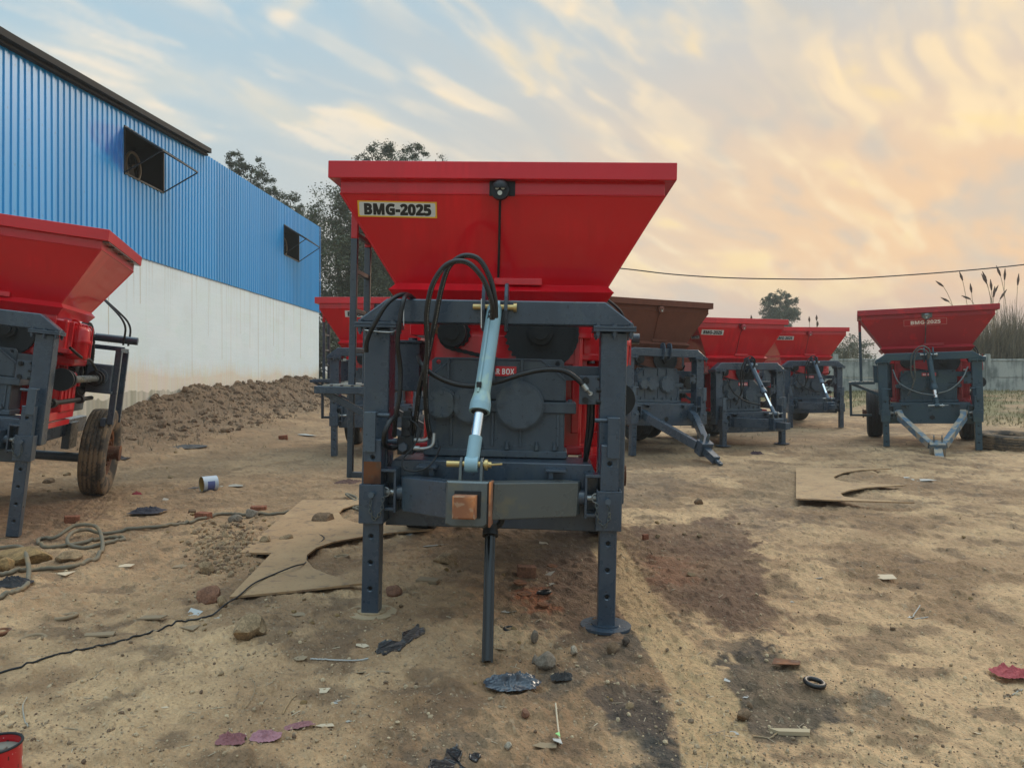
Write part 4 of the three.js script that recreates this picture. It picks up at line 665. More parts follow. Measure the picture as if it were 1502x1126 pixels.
  part('gearcase_bolts', Array.from({ length: 8 }, (_, k) => bolt(0.84 + Math.cos(k * 0.785) * 0.09, y(1.42) + Math.sin(k * 0.785) * 0.09, -2.10)), FD, rg);
  part('ring_gear', [new THREE.TorusGeometry(0.40, 0.045, 10, 60).rotateY(Math.PI / 2).translate(0.66, y(1.62), -2.05), cyl(0.08, 0.14, 'x', 0.66, y(1.62), -2.05, 20), ...Array.from({ length: 6 }, (_, k) => box(0.03, 0.4, 0.05, 0, 0.2, 0, 0.004).rotateX(k * Math.PI / 3).translate(0.66, y(1.62), -2.05)), ...Array.from({ length: 72 }, (_, k) => box(0.07, 0.03, 0.018, 0, 0.45, 0, 0).rotateX(k / 72 * 6.2832).translate(0.66, y(1.62), -2.05))], M.black, root);
  part('rear_frame', [box(0.07, 0.95, 0.07, 1.02, y(1.30), -2.72), box(0.07, 0.95, 0.07, 1.02, y(1.30), -2.25), box(0.06, 0.06, 0.54, 1.02, y(1.78), -2.48), box(1.6, 0.06, 0.06, 0.2, y(1.80), -2.72), box(0.07, 1.1, 0.07, -0.6, y(1.3), -2.72), cyl(0.05, 0.5, 'x', 0.95, y(1.92), -2.4, 16), box(0.05, 0.10, 0.6, 0.95, y(0.85), -2.45)], F, root);
  for (const [z, z2] of [[-2.3, -2.5], [-2.65, -2.6]]) part('bent_rail', tube([[1.05, y(1.85), z], [1.05, y(2.08), z], [1.0, y(2.18), z], [0.72, y(2.42), z2]], 0.014, 24, 6), M.black, root);
  part('rear_body', [box(1.3, 0.9, 0.8, -0.05, y(1.4), -2.3, 0.02)], FD, root);
  // ── hopper ──
  const zf0 = -0.42, zf1 = -0.20, zr0 = -1.75, zr1 = -2.05, yb = y(2.18), yt = y(2.785), yv = y(2.875), xb = 0.745, xt = 1.105;
  const P = (sx, top, rear) => top ? V(sx * xt, yt, rear ? zr1 : zf1) : V(sx * xb, yb, rear ? zr0 : zf0);
  const hop = new THREE.Group(); hop.name = 'hopper'; root.add(hop);
  part('front_panel', slab(P(-1, 0, 0), P(1, 0, 0), P(1, 1, 0), P(-1, 1, 0), 0.007), R, hop);
  part('rear_panel', slab(P(1, 0, 1), P(-1, 0, 1), P(-1, 1, 1), P(1, 1, 1), 0.007), R, hop);
  part('side_panel', slab(P(1, 0, 0), P(1, 0, 1), P(1, 1, 1), P(1, 1, 0), 0.007), R, hop);
  part('side_panel', slab(P(-1, 0, 1), P(-1, 0, 0), P(-1, 1, 0), P(-1, 1, 1), 0.007), R, hop);
  part('neck_band', [box(2 * xt, 0.105, 0.012, 0, y(2.832), zf1 - 0.004, 0.002), box(2 * xt, 0.105, 0.012, 0, y(2.832), zr1 + 0.004, 0.002), box(0.012, 0.105, zf1 - zr1 - 0.02, xt - 0.006, y(2.832), (zf1 + zr1) / 2, 0.002), box(0.012, 0.105, zf1 - zr1 - 0.02, 0.006 - xt, y(2.832), (zf1 + zr1) / 2, 0.002)], R, hop);
  part('weld_seam', [rod(P(-1, 0, 0), P(-1, 1, 0), 0.007, 6), rod(P(1, 0, 0), P(1, 1, 0), 0.007, 6), rod(P(1, 0, 1), P(1, 1, 1), 0.007, 6), rod(P(-1, 1, 0), P(1, 1, 0), 0.006, 6), rod(P(1, 1, 0), P(1, 1, 1), 0.006, 6), rod(P(-1, 0, 0).add(V(0, 0.012, 0.004)), P(1, 0, 0).add(V(0, 0.012, 0.004)), 0.007, 6)], R, hop);
  const zc = (zf1 + zr1) / 2, zl = zf1 - zr1 + 0.13;
  part('rim_channel', box(2.35, 0.118, 0.075, 0, y(2.932), zf1 + 0.032, 0.006), R, hop); part('rim_channel', box(2.35, 0.118, 0.075, 0, y(2.932), zr1 - 0.032, 0.006), R, hop);
  part('rim_channel', box(0.075, 0.116, zl - 0.14, 1.1375, y(2.932), zc, 0.006), R, hop); part('rim_channel', box(0.075, 0.116, zl - 0.14, -1.1375, y(2.932), zc, 0.006), R, hop);
  if (o.sideLip) part('rim_underside', [box(0.06, 0.01, zl - 0.16, 1.137, y(2.868), zc, 0), ...[-0.5, 0.1, 0.6].map(z => box(0.06, 0.02, 0.02, 1.137, y(2.862), zc + z, 0))], M.bare, hop);
  const col = (y0, y1, x0, x1, z0, z1) => [[-1, 1], [1, 1]].length && [slab(V(-x0, y0, z0), V(x0, y0, z0), V(x1, y1, z1), V(-x1, y1, z1), 0.008)];
  part('collar', [
    slab(V(-0.73, y(2.06), -0.41), V(0.73, y(2.06), -0.41), V(0.79, y(2.145), -0.345), V(-0.79, y(2.145), -0.345), 0.008), slab(V(-0.79, y(2.145), -0.345), V(0.79, y(2.145), -0.345), V(0.75, y(2.195), -0.41), V(-0.75, y(2.195), -0.41), 0.008),
    slab(V(0.73, y(2.06), -0.41), V(0.73, y(2.06), -1.76), V(0.79, y(2.145), -1.82), V(0.79, y(2.145), -0.345), 0.008), slab(V(0.79, y(2.145), -0.345), V(0.79, y(2.145), -1.82), V(0.75, y(2.195), -1.76), V(0.75, y(2.195), -0.41), 0.008),
    slab(V(-0.73, y(2.06), -1.76), V(-0.73, y(2.06), -0.41), V(-0.79, y(2.145), -0.345), V(-0.79, y(2.145), -1.82), 0.008), slab(V(-0.79, y(2.145), -1.82), V(-0.79, y(2.145), -0.345), V(-0.75, y(2.195), -0.41), V(-0.75, y(2.195), -1.76), 0.008),
    box(1.44, 0.10, 0.02, 0, y(2.02), -0.43, 0.003), box(0.34, 0.05, 0.03, 0.12, y(2.215), -0.385, 0.006)], R, hop);
  part('hopper_support', [box(0.1, 0.3, 1.3, 0.6, y(1.98), -1.1), box(0.1, 0.3, 1.3, -0.6, y(1.98), -1.1), box(1.3, 0.2, 0.1, 0, y(1.96), -1.7)], RB, root);
  const tilt = Math.atan2(zf1 - zf0, yt - yb), onFront = (x, yy, off = 0.004) => { const t = (yy - yb) / (yt - yb); return [x, yy - Math.sin(tilt) * off, zf0 + (zf1 - zf0) * t + Math.cos(tilt) * off]; };
  if (o.plate) face('name_plate', o.plateW ?? 0.55, (o.plateW ?? 0.55) * 0.2, plateMat[o.plate], hop, onFront(o.plateX ?? -0.715, y(2.685)), [tilt, 0, (o.plateRoll ?? -0.012)]);
  if (o.sticker) face('side_sticker', 0.3, 0.14, plateMat.white, hop, [-1.0, y(2.62), -0.45], [tilt * 0, -Math.PI / 2, 0]);
  // work lamp on the front with its cable
  const lamp = part('work_lamp', [cyl(0.06, 0.05, 'z', 0.0, y(2.795), zf1 + 0.06, 28), new THREE.LatheGeometry([[0, 0.03], [0.03, 0.028], [0.058, 0.0], [0.055, -0.03]].map(p => new THREE.Vector2(...p)), 24).translate(0, y(2.835), zf1 + 0.055), box(0.05, 0.05, 0.05, 0, y(2.84), zf1 + 0.02)], o.lampMat ?? M.black, hop);
  part('lamp_plate', [box(0.175, 0.10, 0.008, 0.01, y(2.822), zf1 + 0.009, 0.002)], o.lampMat ?? M.black, lamp);
  part('lamp_lens', [[-0.02, 0.018], [0.02, 0.018], [0, -0.02]].map(([a, b]) => cyl(0.016, 0.012, 'z', a, y(2.795) + b, zf1 + 0.088, 14)), M.lampGlass, lamp);
  part('lamp_cable', tube([[0, y(2.76), zf1 + 0.05], onFront(-0.005, y(2.72), 0.012), onFront(-0.012, y(2.45), 0.010), onFront(-0.02, y(2.21), 0.012)], 0.0085, 20, 6), o.lampMat ?? M.black, lamp);
  // ── platform, ladder, tank on the left ──
  const plat = part('step_platform', [box(0.05, 0.055, 0.95, -1.34, y(1.42), -1.05), box(0.05, 0.055, 0.95, -0.92, y(1.42), -1.05), box(0.47, 0.055, 0.05, -1.13, y(1.42), -0.55), box(0.47, 0.055, 0.05, -1.13, y(1.42), -1.55), bar(V(-1.3, y(1.40), -0.6), V(-0.62, y(1.05), -0.6), 0.05, 0.05), bar(V(-1.3, y(1.40), -1.5), V(-0.62, y(1.05), -1.5), 0.05, 0.05)], F, root);
  for (let k = 0; k < 5; k++) part('slat', box(0.055, 0.012, 0.98, -1.285 + k * 0.078, y(1.453), -1.05, 0.002), o.slatMat ?? M.timber, plat);
  part('platform_leg', [box(0.05, 0.75, 0.05, -1.34, y(1.02), -1.5), box(0.4, 0.05, 0.05, -1.15, y(0.67), -1.5)], F, plat);
  const lad = new THREE.Group(); lad.name = 'ladder'; root.add(lad);
  for (const z of [-0.72, -1.14]) { part('ladder_rail', box(0.05, 1.12, 0.04, -1.135, y(2.0), z), F, lad); part('ladder_rail', box(0.05, 0.25, 0.04, -1.135, y(2.685), z), z > -1 ? R : R, lad); }
  for (const yy of [1.72, 2.02, 2.32, 2.6]) part('rung', box(0.035, 0.035, 0.40, -1.135, y(yy), -0.93), F, lad);
  const tank = part('fluid_tank', [box(0.30, 0.36, 0.5, -0.76, y(1.60), -0.92, 0.012)], F, root); part('tank_lid', [box(0.33, 0.02, 0.53, -0.76, y(1.79), -0.92, 0.004), cyl(0.035, 0.03, 'y', -0.7, y(1.81), -0.85, 16)], F, tank);
  // ── control bracket on the right post ──
  const br = part('hose_bracket', [box(0.13, 0.185, 0.014, 0.615, y(1.475), 0.06, 0.004)], F, root);
  part('bracket_fittings', [cyl(0.026, 0.03, 'z', 0.59, y(1.535), 0.075, 6), cyl(0.012, 0.05, 'z', 0.59, y(1.535), 0.085, 12), cyl(0.022, 0.03, 'z', 0.59, y(1.41), 0.075, 6), bolt(0.67, y(1.55), 0.07, 'x'), bolt(0.675, y(1.475), 0.07, 'x', 0.015, 0.03), bolt(0.675, y(1.40), 0.07, 'x', 0.015, 0.03)], M.black, br);
  part('crossmember', [box(0.9, 0.10, 0.06, 0.35, y(1.58), -0.30)], F, root);
  if (o.brownGusset) part('gusset', prism([[-0.55, y(1.86)], [-0.50, y(2.0)], [-0.47, y(2.0)], [-0.44, y(1.84)]], 0.02, -0.5, 0.003), M.rust, root);

  // ── lifting cylinder and drawbar ──
  const pinTop = V(0, y(1.992), 0.115), hinge = V(0, y(0.80), 0.165), ang = (o.drawAngle ?? (o.drawbar === 'down' ? 26 : 0)) * Math.PI / 180, hX = o.headX ?? 0, len = o.drawLen ?? 1;
  const DB = p => V(p.x, hinge.y + (p.y) * Math.cos(ang) - (p.z) * Math.sin(ang), hinge.z + p.y * Math.sin(ang) + p.z * Math.cos(ang));   // drawbar coordinates: z forward, y up from the hinge
  if (o.drawbar) {
    const db = new THREE.Group(); db.name = 'drawbar'; root.add(db); const F = o.drawMat ?? o.frame ?? M.slate; const zE = 0.66 * len, H = o.armH ?? 0.19, W = o.armW ?? 0.11;
    for (const s of [-1, 1]) {
      const A = DB(V(s * 0.52, 0, -0.03)), B = DB(V(s * 0.49, 0, 0.12 * len)), E = DB(V(hX + s * 0.10, 0, zE));
      part('drawbar_arm', [bar(A, B, W, H, 0.008), bar(B.clone().lerp(E, -0.06), E, W, H + 0.004, 0.008)], s > 0 && hi === 2 ? M.bare : F, db);
      part('arm_bush', cyl(0.05, 0.13, 'x', s * 0.53, hinge.y, hinge.z, 18), F, db);
    }
    const hx = new THREE.Matrix4().makeRotationX(ang).setPosition(hinge.clone().add(V(hX, 0, 0)));
    const head = part('drawbar_head', [prism([[-0.125, -0.125], [-0.09, -0.14], [0.09, -0.14], [0.115, -0.12], [0.115, 0.115], [-0.125, 0.115]], 0.19, zE - 0.02, 0.01).applyMatrix4(hx)], hi === 2 ? M.bare : F, db);
    if (hi === 2) part('bare_edge_plate', box(0.012, 0.25, 0.20, 0.122, -0.01, zE + 0.08, 0.002).applyMatrix4(hx), M.rustBeige, db);
    const tEnd = zE + (o.tubeLen ?? 0.3);
    const tubeG = prism([[-0.0625, -0.0625], [0.0625, -0.0625], [0.0625, 0.0625], [-0.0625, 0.0625]], tEnd - zE - 0.1, zE + 0.1, 0.008).translate(-0.01, -0.02, 0).applyMatrix4(hx);
    part('tow_tube', tubeG, hi === 2 ? M.rustBeige : F, db);
    if (hi === 2) part('tube_socket', box(0.15, 0.15, 0.01, -0.002, -0.012, zE + 0.172, 0.004).applyMatrix4(hx), M.black, db);
    if (o.tongue) part('tow_tongue', prism([[-0.035, 0], [0.035, 0], [0.035, 0.16], [0.02, 0.19], [-0.02, 0.19], [-0.035, 0.16]], 0.05, -0.025, 0.004, [[0, 0.13, 0.019]]).rotateX(Math.PI / 2).translate(-0.01, -0.02, tEnd - 0.03).applyMatrix4(hx), F, db);
    const lugL = []; for (const s of [-1, 1]) lugL.push(prism([[-0.05, 0.1], [0.05, 0.1], [0.035, 0.22], [0, 0.245], [-0.035, 0.22]], 0.016, 0, 0.002).rotateY(-Math.PI / 2).translate(s * 0.06 + 0.008, 0, zE + 0.03).applyMatrix4(hx));
    part('rod_lug', lugL[0], M.bare, db); part('rod_lug', lugL[1], M.bare, db);
  }
  if (o.cyl) {
    const zE = 0.66 * len, low = o.hang ? V(0.10, y(0.95), 0.26) : DB(V(hX, 0.205, zE + 0.03)), CM = o.cyl, dir = low.clone().sub(pinTop).normalize(), at = t => pinTop.clone().addScaledVector(dir, t), D = pinTop.distanceTo(low), bl = Math.min(0.68, D - 0.24);
    const cy = part('hydraulic_cylinder', [rod(at(0.02), at(bl), 0.049, 32), new THREE.SphereGeometry(0.049, 24, 12).translate(...at(0.02)), rod(at(bl - 0.07), at(bl), 0.050, 32, 0.064), rod(at(bl), at(bl + 0.05), 0.064, 32), cyl(0.045, 0.07, 'x', pinTop.x, pinTop.y, pinTop.z, 20)], CM, root);
    part('cylinder_pipe', [aim(new THREE.CylinderGeometry(0.008, 0.008, bl - 0.14, 8), at(0.10), at(bl - 0.1)).translate(-0.02, 0.012, 0.052)], CM, cy);
    part('pipe_fitting', [box(0.03, 0.035, 0.03, 0, 0, 0, 0.004).translate(at(bl - 0.12).x - 0.02, at(bl - 0.12).y + 0.01, at(bl - 0.12).z + 0.055), rod(at(0.03).add(V(-0.02, 0, 0.045)), at(0.10).add(V(-0.02, 0.01, 0.052)), 0.013, 6)], M.cast, cy);
    part('gland_ring', rod(at(bl + 0.046), at(bl + 0.054), 0.05, 24), M.cast, cy);
    part('piston_rod', rod(at(bl + 0.02), at(D - 0.16), 0.031, 28), M.chrome, cy);
    part('rod_eye', [rod(at(D - 0.17), at(D - 0.02), 0.040, 24), cyl(0.046, 0.075, 'x', low.x, low.y, low.z, 24)], CM, cy);
    part('lower_pin', [cyl(0.019, 0.26, 'x', low.x - 0.015, low.y, low.z, 18), cyl(0.032, 0.018, 'x', low.x + 0.085, low.y, low.z, 18), bar(V(low.x + 0.09, low.y, low.z + 0.01), V(low.x + 0.18, low.y + 0.01, low.z + 0.03), 0.012, 0.012)], o.brassPins ? M.brass : M.zinc, cy);
    part('upper_pin', [cyl(0.019, 0.26, 'x', -0.01, pinTop.y, pinTop.z, 18), cyl(0.029, 0.02, 'x', 0.13, pinTop.y, pinTop.z, 18)], o.brassPins ? M.brass : M.zinc, cy);
  }
  if (o.hoses) {
    const hm = o.hoses, h = (pts, r = 0.014) => part('hose', tube(pts.map(([a, b, c]) => [a, y(b), c]), r, 50, 7), hm, root);
    h([[-0.60, 1.70, 0.10], [-0.50, 1.42, 0.2], [-0.2, 1.22, 0.26], [0.06, 1.16, 0.34]]); h([[0.62, 1.72, 0.08], [0.5, 1.46, 0.2], [0.3, 1.26, 0.26], [0.12, 1.2, 0.32]]);
    h([[0.0, 1.93, 0.2], [0.0, 2.10, 0.24], [-0.12, 2.17, 0.24], [-0.26, 2.02, 0.2], [-0.30, 1.7, 0.16], [-0.26, 1.42, 0.12], [-0.34, 1.2, 0.1]]); h([[-0.02, 1.90, 0.2], [-0.04, 2.06, 0.26], [-0.16, 2.10, 0.25], [-0.24, 1.9, 0.2], [-0.24, 1.5, 0.16], [-0.36, 1.15, 0.08]]);
  }
  return { root, y, F, FD };
}
const wornDraw = std(C(1, 1, 1), 0.7, 0.1, { map: noiseTex(256, (u, v) => mix3(srgb8(150, 138, 122), srgb8(84, 106, 124), sstep(0.42, 0.6, tn(u, v, 6, 4, 81))), true, 1.2) });
const dustPad = std(C(0.36, 0.26, 0.155), 0.95, 0, { bumpMap: tPeel, bumpScale: 0.01 });
const main = machine({ label: 'red hopper machine with yellow-edged name plate and a dark pipe hanging under its drawbar', x: -0.145, z: -5.03, turn: -3, roll: -1.2, hi: 2, pads: true, drawAngle: -5, drawLen: 0.62, headX: -0.08, armH: 0.21, plate: 'yellow', gearLabel: true, drawbar: 'out', cyl: M.cylBlue, brassPins: true, dustyPad: dustPad, len: 1, brownGusset: true });
machine({ label: 'red hopper machine with dusty tyre standing close to the white shed wall', x: -5.54, y: 0.20, z: -7.35, turn: 17, roll: -6.4, hi: 1, lampMat: M.black, drawbar: 'out', fineTyre: true, dusty: true, sideLip: true, shaftMat: M.bare });
machine({ label: 'red hopper machine parked farther back between the shed and the machine with hanging pipe', x: -2.5, z: -14.2, turn: 1, plate: 'white', plateW: 0.62, plateX: -0.32, drawbar: null, slatMat: M.bare, lift: -0.02 });
machine({ label: 'machine with brown primer hopper and lowered V drawbar', x: 2.87, z: -14.7, turn: 20, roll: -1.5, hopper: M.primer, body: M.primer, drawbar: 'down', drawLen: 1.9, tubeLen: 0.5, tongue: true, drawAngle: 23, armH: 0.15, lift: -0.02, lampMat: M.primer });
machine({ label: 'red hopper machine with white name plate and slate cylinder beside the brown hopper', x: 5.0, z: -16.3, turn: 20, plate: 'white', gearLabel: true, drawbar: 'out', tubeLen: 0.45, cyl: M.cylSlate, pads: true, hoses: M.rubber, lift: -0.27, lampMat: M.redOld, sticker: true });
machine({ label: 'rearmost red hopper machine, its name plate partly hidden behind the next hopper', x: 8.45, z: -21.6, turn: 6, plate: 'white', gearLabel: true, drawbar: 'out', cyl: M.cylSlate, lift: -0.15, hoses: M.rubber, lampMat: M.redOld });
machine({ label: 'older faded red hopper machine with outlined lettering and teal frame', x: 8.67, z: -15.9, turn: -24, roll: 1.5, wide: 1.12, hopper: M.redOld, body: M.redOld, frame: M.teal, frameDull: M.teal, plate: 'outline', plateW: 0.72, plateX: -0.02, plateRoll: 0.02, gearLabel: true, drawbar: 'down', drawLen: 2.1, tubeLen: 0.55, tongue: true, drawAngle: 24, drawMat: wornDraw, cyl: M.teal, hang: true, hoses: M.bare, armH: 0.12, armW: 0.1, lampMat: M.bare, legLift: 0, lift: -0.06 });
console.log('machines');

// ───────────── hoses, valve and hanging shaft of the machine in front ─────────────
{
  const { root, y, F, FD } = main; root.updateMatrixWorld(true); const inv = root.matrixWorld.clone().invert();
  const at = (u, v, d) => V((u - CU) / FPX * d, EYE + (HV - v) / FPX * d, -d).applyMatrix4(inv);
  const hose = (pts, r, mat = hoseMat, name = 'hose') => { const g = new THREE.TubeGeometry(curve(pts.map(p => at(...p))), 90, r, 10, false); const m = new THREE.Mesh(g, mat); m.name = name; m.castShadow = m.receiveShadow = true; root.add(m); return m; };
  hose([[727, 466, 4.76], [726, 440, 4.73], [718, 406, 4.72], [701, 379, 4.72], [680, 375, 4.72], [660, 389, 4.73], [648, 421, 4.75], [639, 465, 4.78], [628, 519, 4.82], [616, 565, 4.86], [611, 605, 4.93], [606, 640, 4.98]], 0.0165);
  hose([[722, 468, 4.75], [722, 448, 4.71], [708, 408, 4.68], [683, 384, 4.67], [657, 387, 4.67], [636, 414, 4.68], [626, 457, 4.72], [627, 508, 4.77], [624, 560, 4.82], [626, 610, 4.9], [631, 642, 4.97]], 0.0165);
  const h3 = hose([[614, 522, 5.02], [618, 533, 4.93], [632, 547, 4.88], [664, 562, 4.86], [697, 566, 4.86], [729, 560, 4.86], [768, 548, 4.87], [801, 542, 4.88], [830, 545, 4.88], [851, 560, 4.88], [856, 566, 4.88]], 0.0165, M.rubber);
  part('hose_fitting', [rod(at(855, 564, 4.88), at(861, 572, 4.88), 0.018, 12), rod(at(861, 572, 4.88), at(866, 577, 4.90), 0.012, 10), rod(at(866, 577, 4.89), at(868, 577, 4.98), 0.014, 10)], M.zinc, h3);
  hose([[537, 516, 4.83], [538, 500, 4.81], [548, 477, 4.78], [567, 446, 4.80], [585, 433, 4.88], [597, 432, 4.95], [607, 438, 5.06]], 0.015, M.rubber);
  hose([[608, 440, 5.06], [600, 433, 4.94], [592, 440, 4.80], [587, 466, 4.78], [583, 504, 4.80], [587, 540, 4.84], [586, 580, 4.84], [580, 612, 4.85], [578, 640, 4.9]], 0.015, M.rubber);
  hose([[583, 608, 4.88], [572, 618, 4.8], [565, 633, 4.77], [563, 648, 4.8], [570, 656, 4.9], [584, 655, 4.95]], 0.016, M.rubber);
  hose([[864, 588, 4.97], [863, 620, 5.0], [859, 660, 5.05], [858, 676, 5.1]], 0.012, M.rubber); hose([[869, 588, 4.97], [868, 625, 5.0], [862, 660, 5.04], [858, 680, 5.1]], 0.017, M.rubber);
  hose([[602, 616, 4.93], [612, 624, 4.90], [613, 641, 4.88], [604, 658, 4.86], [591, 673, 4.84], [591, 686, 4.82], [608, 691, 4.82], [627, 685, 4.84], [640, 669, 4.9], [646, 655, 4.97]], 0.006, M.rubber, 'thin_cable');
  // straps and wire round the arch
  part('cable_tie', [bar(at(592, 441, 4.86), at(592, 478, 4.86), 0.01, 0.004)], M.tie, root); part('cable_tie', bar(at(706, 438, 4.83), at(706, 481, 4.83), 0.012, 0.006), M.tie, root);
  part('post_wire', tube([at(535, 484, 4.84), at(550, 486, 4.82), at(575, 487, 4.83), at(580, 484, 4.9)], 0.005, 16, 6), M.zinc, root);
  // control valve
  const vp = at(596, 652, 4.98);
  const vb = part('control_valve', [box(0.10, 0.12, 0.10, vp.x, vp.y, vp.z, 0.006), box(0.07, 0.13, 0.07, vp.x + 0.005, vp.y + 0.12, vp.z, 0.006), cyl(0.03, 0.03, 'z', vp.x + 0.005, vp.y + 0.14, vp.z + 0.045, 20), cyl(0.022, 0.03, 'z', vp.x + 0.012, vp.y + 0.08, vp.z + 0.045, 6), box(0.05, 0.04, 0.05, vp.x + 0.005, vp.y + 0.20, vp.z, 0.004)], M.cast, root);
  part('valve_knob', cyl(0.03, 0.03, 'z', vp.x - 0.01, vp.y - 0.01, vp.z + 0.062, 6), F, vb);
  part('valve_elbow', [tube([[vp.x + 0.05, vp.y + 0.03, vp.z], [vp.x + 0.11, vp.y + 0.03, vp.z], [vp.x + 0.145, vp.y + 0.05, vp.z], [vp.x + 0.15, vp.y + 0.10, vp.z]], 0.012, 20, 8), rod(V(vp.x + 0.05, vp.y + 0.03, vp.z), V(vp.x + 0.09, vp.y + 0.03, vp.z), 0.019, 6)], M.zinc, vb);
  part('valve_elbow', [tube([[vp.x + 0.05, vp.y - 0.02, vp.z + 0.02], [vp.x + 0.12, vp.y - 0.02, vp.z + 0.02], [vp.x + 0.17, vp.y + 0.0, vp.z + 0.02], [vp.x + 0.18, vp.y + 0.08, vp.z + 0.01]], 0.012, 20, 8), rod(V(vp.x + 0.05, vp.y - 0.02, vp.z + 0.02), V(vp.x + 0.09, vp.y - 0.02, vp.z + 0.02), 0.019, 6)], M.zinc, vb);
  part('valve_fitting', [rod(V(vp.x - 0.12, vp.y + 0.02, vp.z), V(vp.x - 0.04, vp.y + 0.02, vp.z), 0.014, 8), rod(V(vp.x - 0.09, vp.y + 0.02, vp.z), V(vp.x - 0.06, vp.y + 0.02, vp.z), 0.022, 6)], F, vb);
  part('valve_fitting', [rod(V(vp.x - 0.13, vp.y - 0.02, vp.z + 0.02), V(vp.x - 0.04, vp.y - 0.02, vp.z + 0.02), 0.014, 8), rod(V(vp.x - 0.10, vp.y - 0.02, vp.z + 0.02), V(vp.x - 0.07, vp.y - 0.02, vp.z + 0.02), 0.022, 6)], M.zinc, vb);
  // hanging propeller shaft, its foot on the soil
  const [bx, bz] = G(715, 978), foot = V(bx, groundH(bx, bz) + 0.005, bz).applyMatrix4(inv), head = at(719, 786, 4.5), up = head.clone().sub(foot).normalize();
  const ps = part('propeller_shaft', [rod(foot, head, 0.027, 24)], M.oilPipe, root);
  part('shaft_ridge', [-1, 1].map(s => rod(foot.clone().add(V(s * 0.024, 0, 0.01)), head.clone().add(V(s * 0.024, 0, 0.01)), 0.007, 8)), M.oilPipe, ps);
  part('shaft_collar', [rod(head, head.clone().addScaledVector(up, 0.03), 0.046, 28), rod(head.clone().addScaledVector(up, 0.03), head.clone().addScaledVector(up, 0.06), 0.04, 24, 0.05)], M.black, ps);
  const y0 = head.clone().addScaledVector(up, 0.05); part('shaft_yoke', [-1, 1].map(s => tube([y0.clone().add(V(s * 0.02, 0, 0)), y0.clone().add(V(s * 0.06, 0.03, 0)), y0.clone().add(V(s * 0.066, 0.10, 0)), y0.clone().add(V(s * 0.062, 0.16, 0))], 0.018, 16, 8)).concat([cyl(0.022, 0.15, 'x', y0.x, y0.y + 0.135, y0.z, 14)]), M.black, ps);
}

// ───────────── things lying about the yard ─────────────
function gp(u, v) { let y = 0, p; for (let k = 0; k < 4; k++) { p = G(u, v, y); y = groundH(p[0], p[1]); } return [p[0], y, p[1]]; }
const pxm = v => FPX * EYE / (v - HV) / FPX;           // metres per photo pixel on the ground at row v
function rockGeo(sx, sy, sz, cuts = 11) {
  const g = new THREE.IcosahedronGeometry(1, 3), p = g.attributes.position, pl = Array.from({ length: cuts }, () => [V(rr(-1, 1), rr(-0.7, 1), rr(-1, 1)).normalize(), rr(0.6, 0.86)]), s = rr(0, 99), q = V();
  for (let i = 0; i < p.count; i++) { q.fromBufferAttribute(p, i); for (const [n, d] of pl) { const k = q.dot(n); if (k > d) q.addScaledVector(n, -(k - d) * 0.98); } const w = 1 + 0.14 * (fbm(q.x * 2.2 + s, q.y * 2.2 + q.z * 1.7, 3) - 0.5) + 0.05 * (fbm(q.x * 9 + s, q.z * 9 + q.y * 7, 2) - 0.5); p.setXYZ(i, q.x * w * sx, q.y * w * sy, q.z * w * sz); }
  g.computeVertexNormals(); return g;
}
const tStone = noiseTex(256, (u, v) => { const a = tn(u, v, 5, 4, 41), b = tn(u, v, 40, 3, 6); return 0.75 + 0.35 * (a - 0.5) + 0.35 * (b - 0.5); }, true, 4);
const stoneM = { tan: std(C(0.48, 0.325, 0.18), 0.95, 0, { map: tStone }), brown: std(C(0.30, 0.19, 0.11), 0.95, 0, { map: tStone }), red: std(C(0.36, 0.17, 0.10), 0.95, 0, { map: tStone }), grey: std(C(0.30, 0.24, 0.18), 0.9, 0, { map: tStone }), dark: std(C(0.12, 0.085, 0.06), 0.9, 0, { map: tStone }), pale: std(C(0.58, 0.48, 0.36), 0.9, 0, { map: tStone }), ochre: std(C(0.44, 0.28, 0.12), 0.97, 0, { map: tStone }) };
function rock(u, v, wpx, hpx, mat, label, group, sunk = 0.25) {
  const [x, y, z] = gp(u, v), s = pxm(v), w = wpx * s / 2, h = hpx * s / 2;
  const m = part('stone', rockGeo(w * 1.12, h * 1.15, w * rr(0.75, 1.05)), stoneM[mat], scene); m.position.set(x, y + h * (1 - sunk), z); m.rotation.y = rr(0, 6); tag(m, label, 'stone', group); return m;
}
rock(366, 934, 42, 36, 'tan', 'big angular tan stone in front of the pointed corner of the cut steel plate', null, 0.2);
rock(384, 931, 18, 16, 'tan', 'smaller tan stone touching the big angular one');
rock(474, 772, 32, 22, 'brown', 'brown rounded stone resting on the cut steel plate', null, 0.1);
rock(307, 884, 34, 28, 'red', 'reddish brown stone beside the edge of the cut steel plate');
rock(326, 889, 20, 18, 'tan', 'tan stone leaning against the reddish brown stone');
rock(652, 826, 36, 20, 'tan', 'flat tan stone half buried under the machine with hanging pipe', null, 0.5);
rock(576, 872, 26, 18, 'red', 'reddish stone behind the dusty leg pad', null, 0.5);
rock(800, 978, 30, 24, 'grey', 'grey and white stone next to the black plastic bag', null, 0.4);
rock(786, 972, 16, 14, 'grey', 'small grey stone behind the grey and white stone');
rock(842, 961, 14, 15, 'pale', 'small pale stone between the leg pad and the black bag');
rock(784, 938, 14, 18, 'grey', 'egg shaped grey stone below the rusty washers', null, 0.1);
rock(898, 957, 20, 18, 'brown', 'brown stone on the dark soil in front of the round leg pad');
rock(918, 948, 14, 12, 'dark', 'dark pebble beside the brown stone');
rock(1091, 1056, 24, 20, 'brown', 'dark brown stone lying in the oily patch');
rock(30, 822, 78, 28, 'ochre', 'wide ochre clod by the coiled grey hose', null, 0.5);
rock(100, 822, 32, 18, 'tan', 'tan clod inside the loop of grey hose');
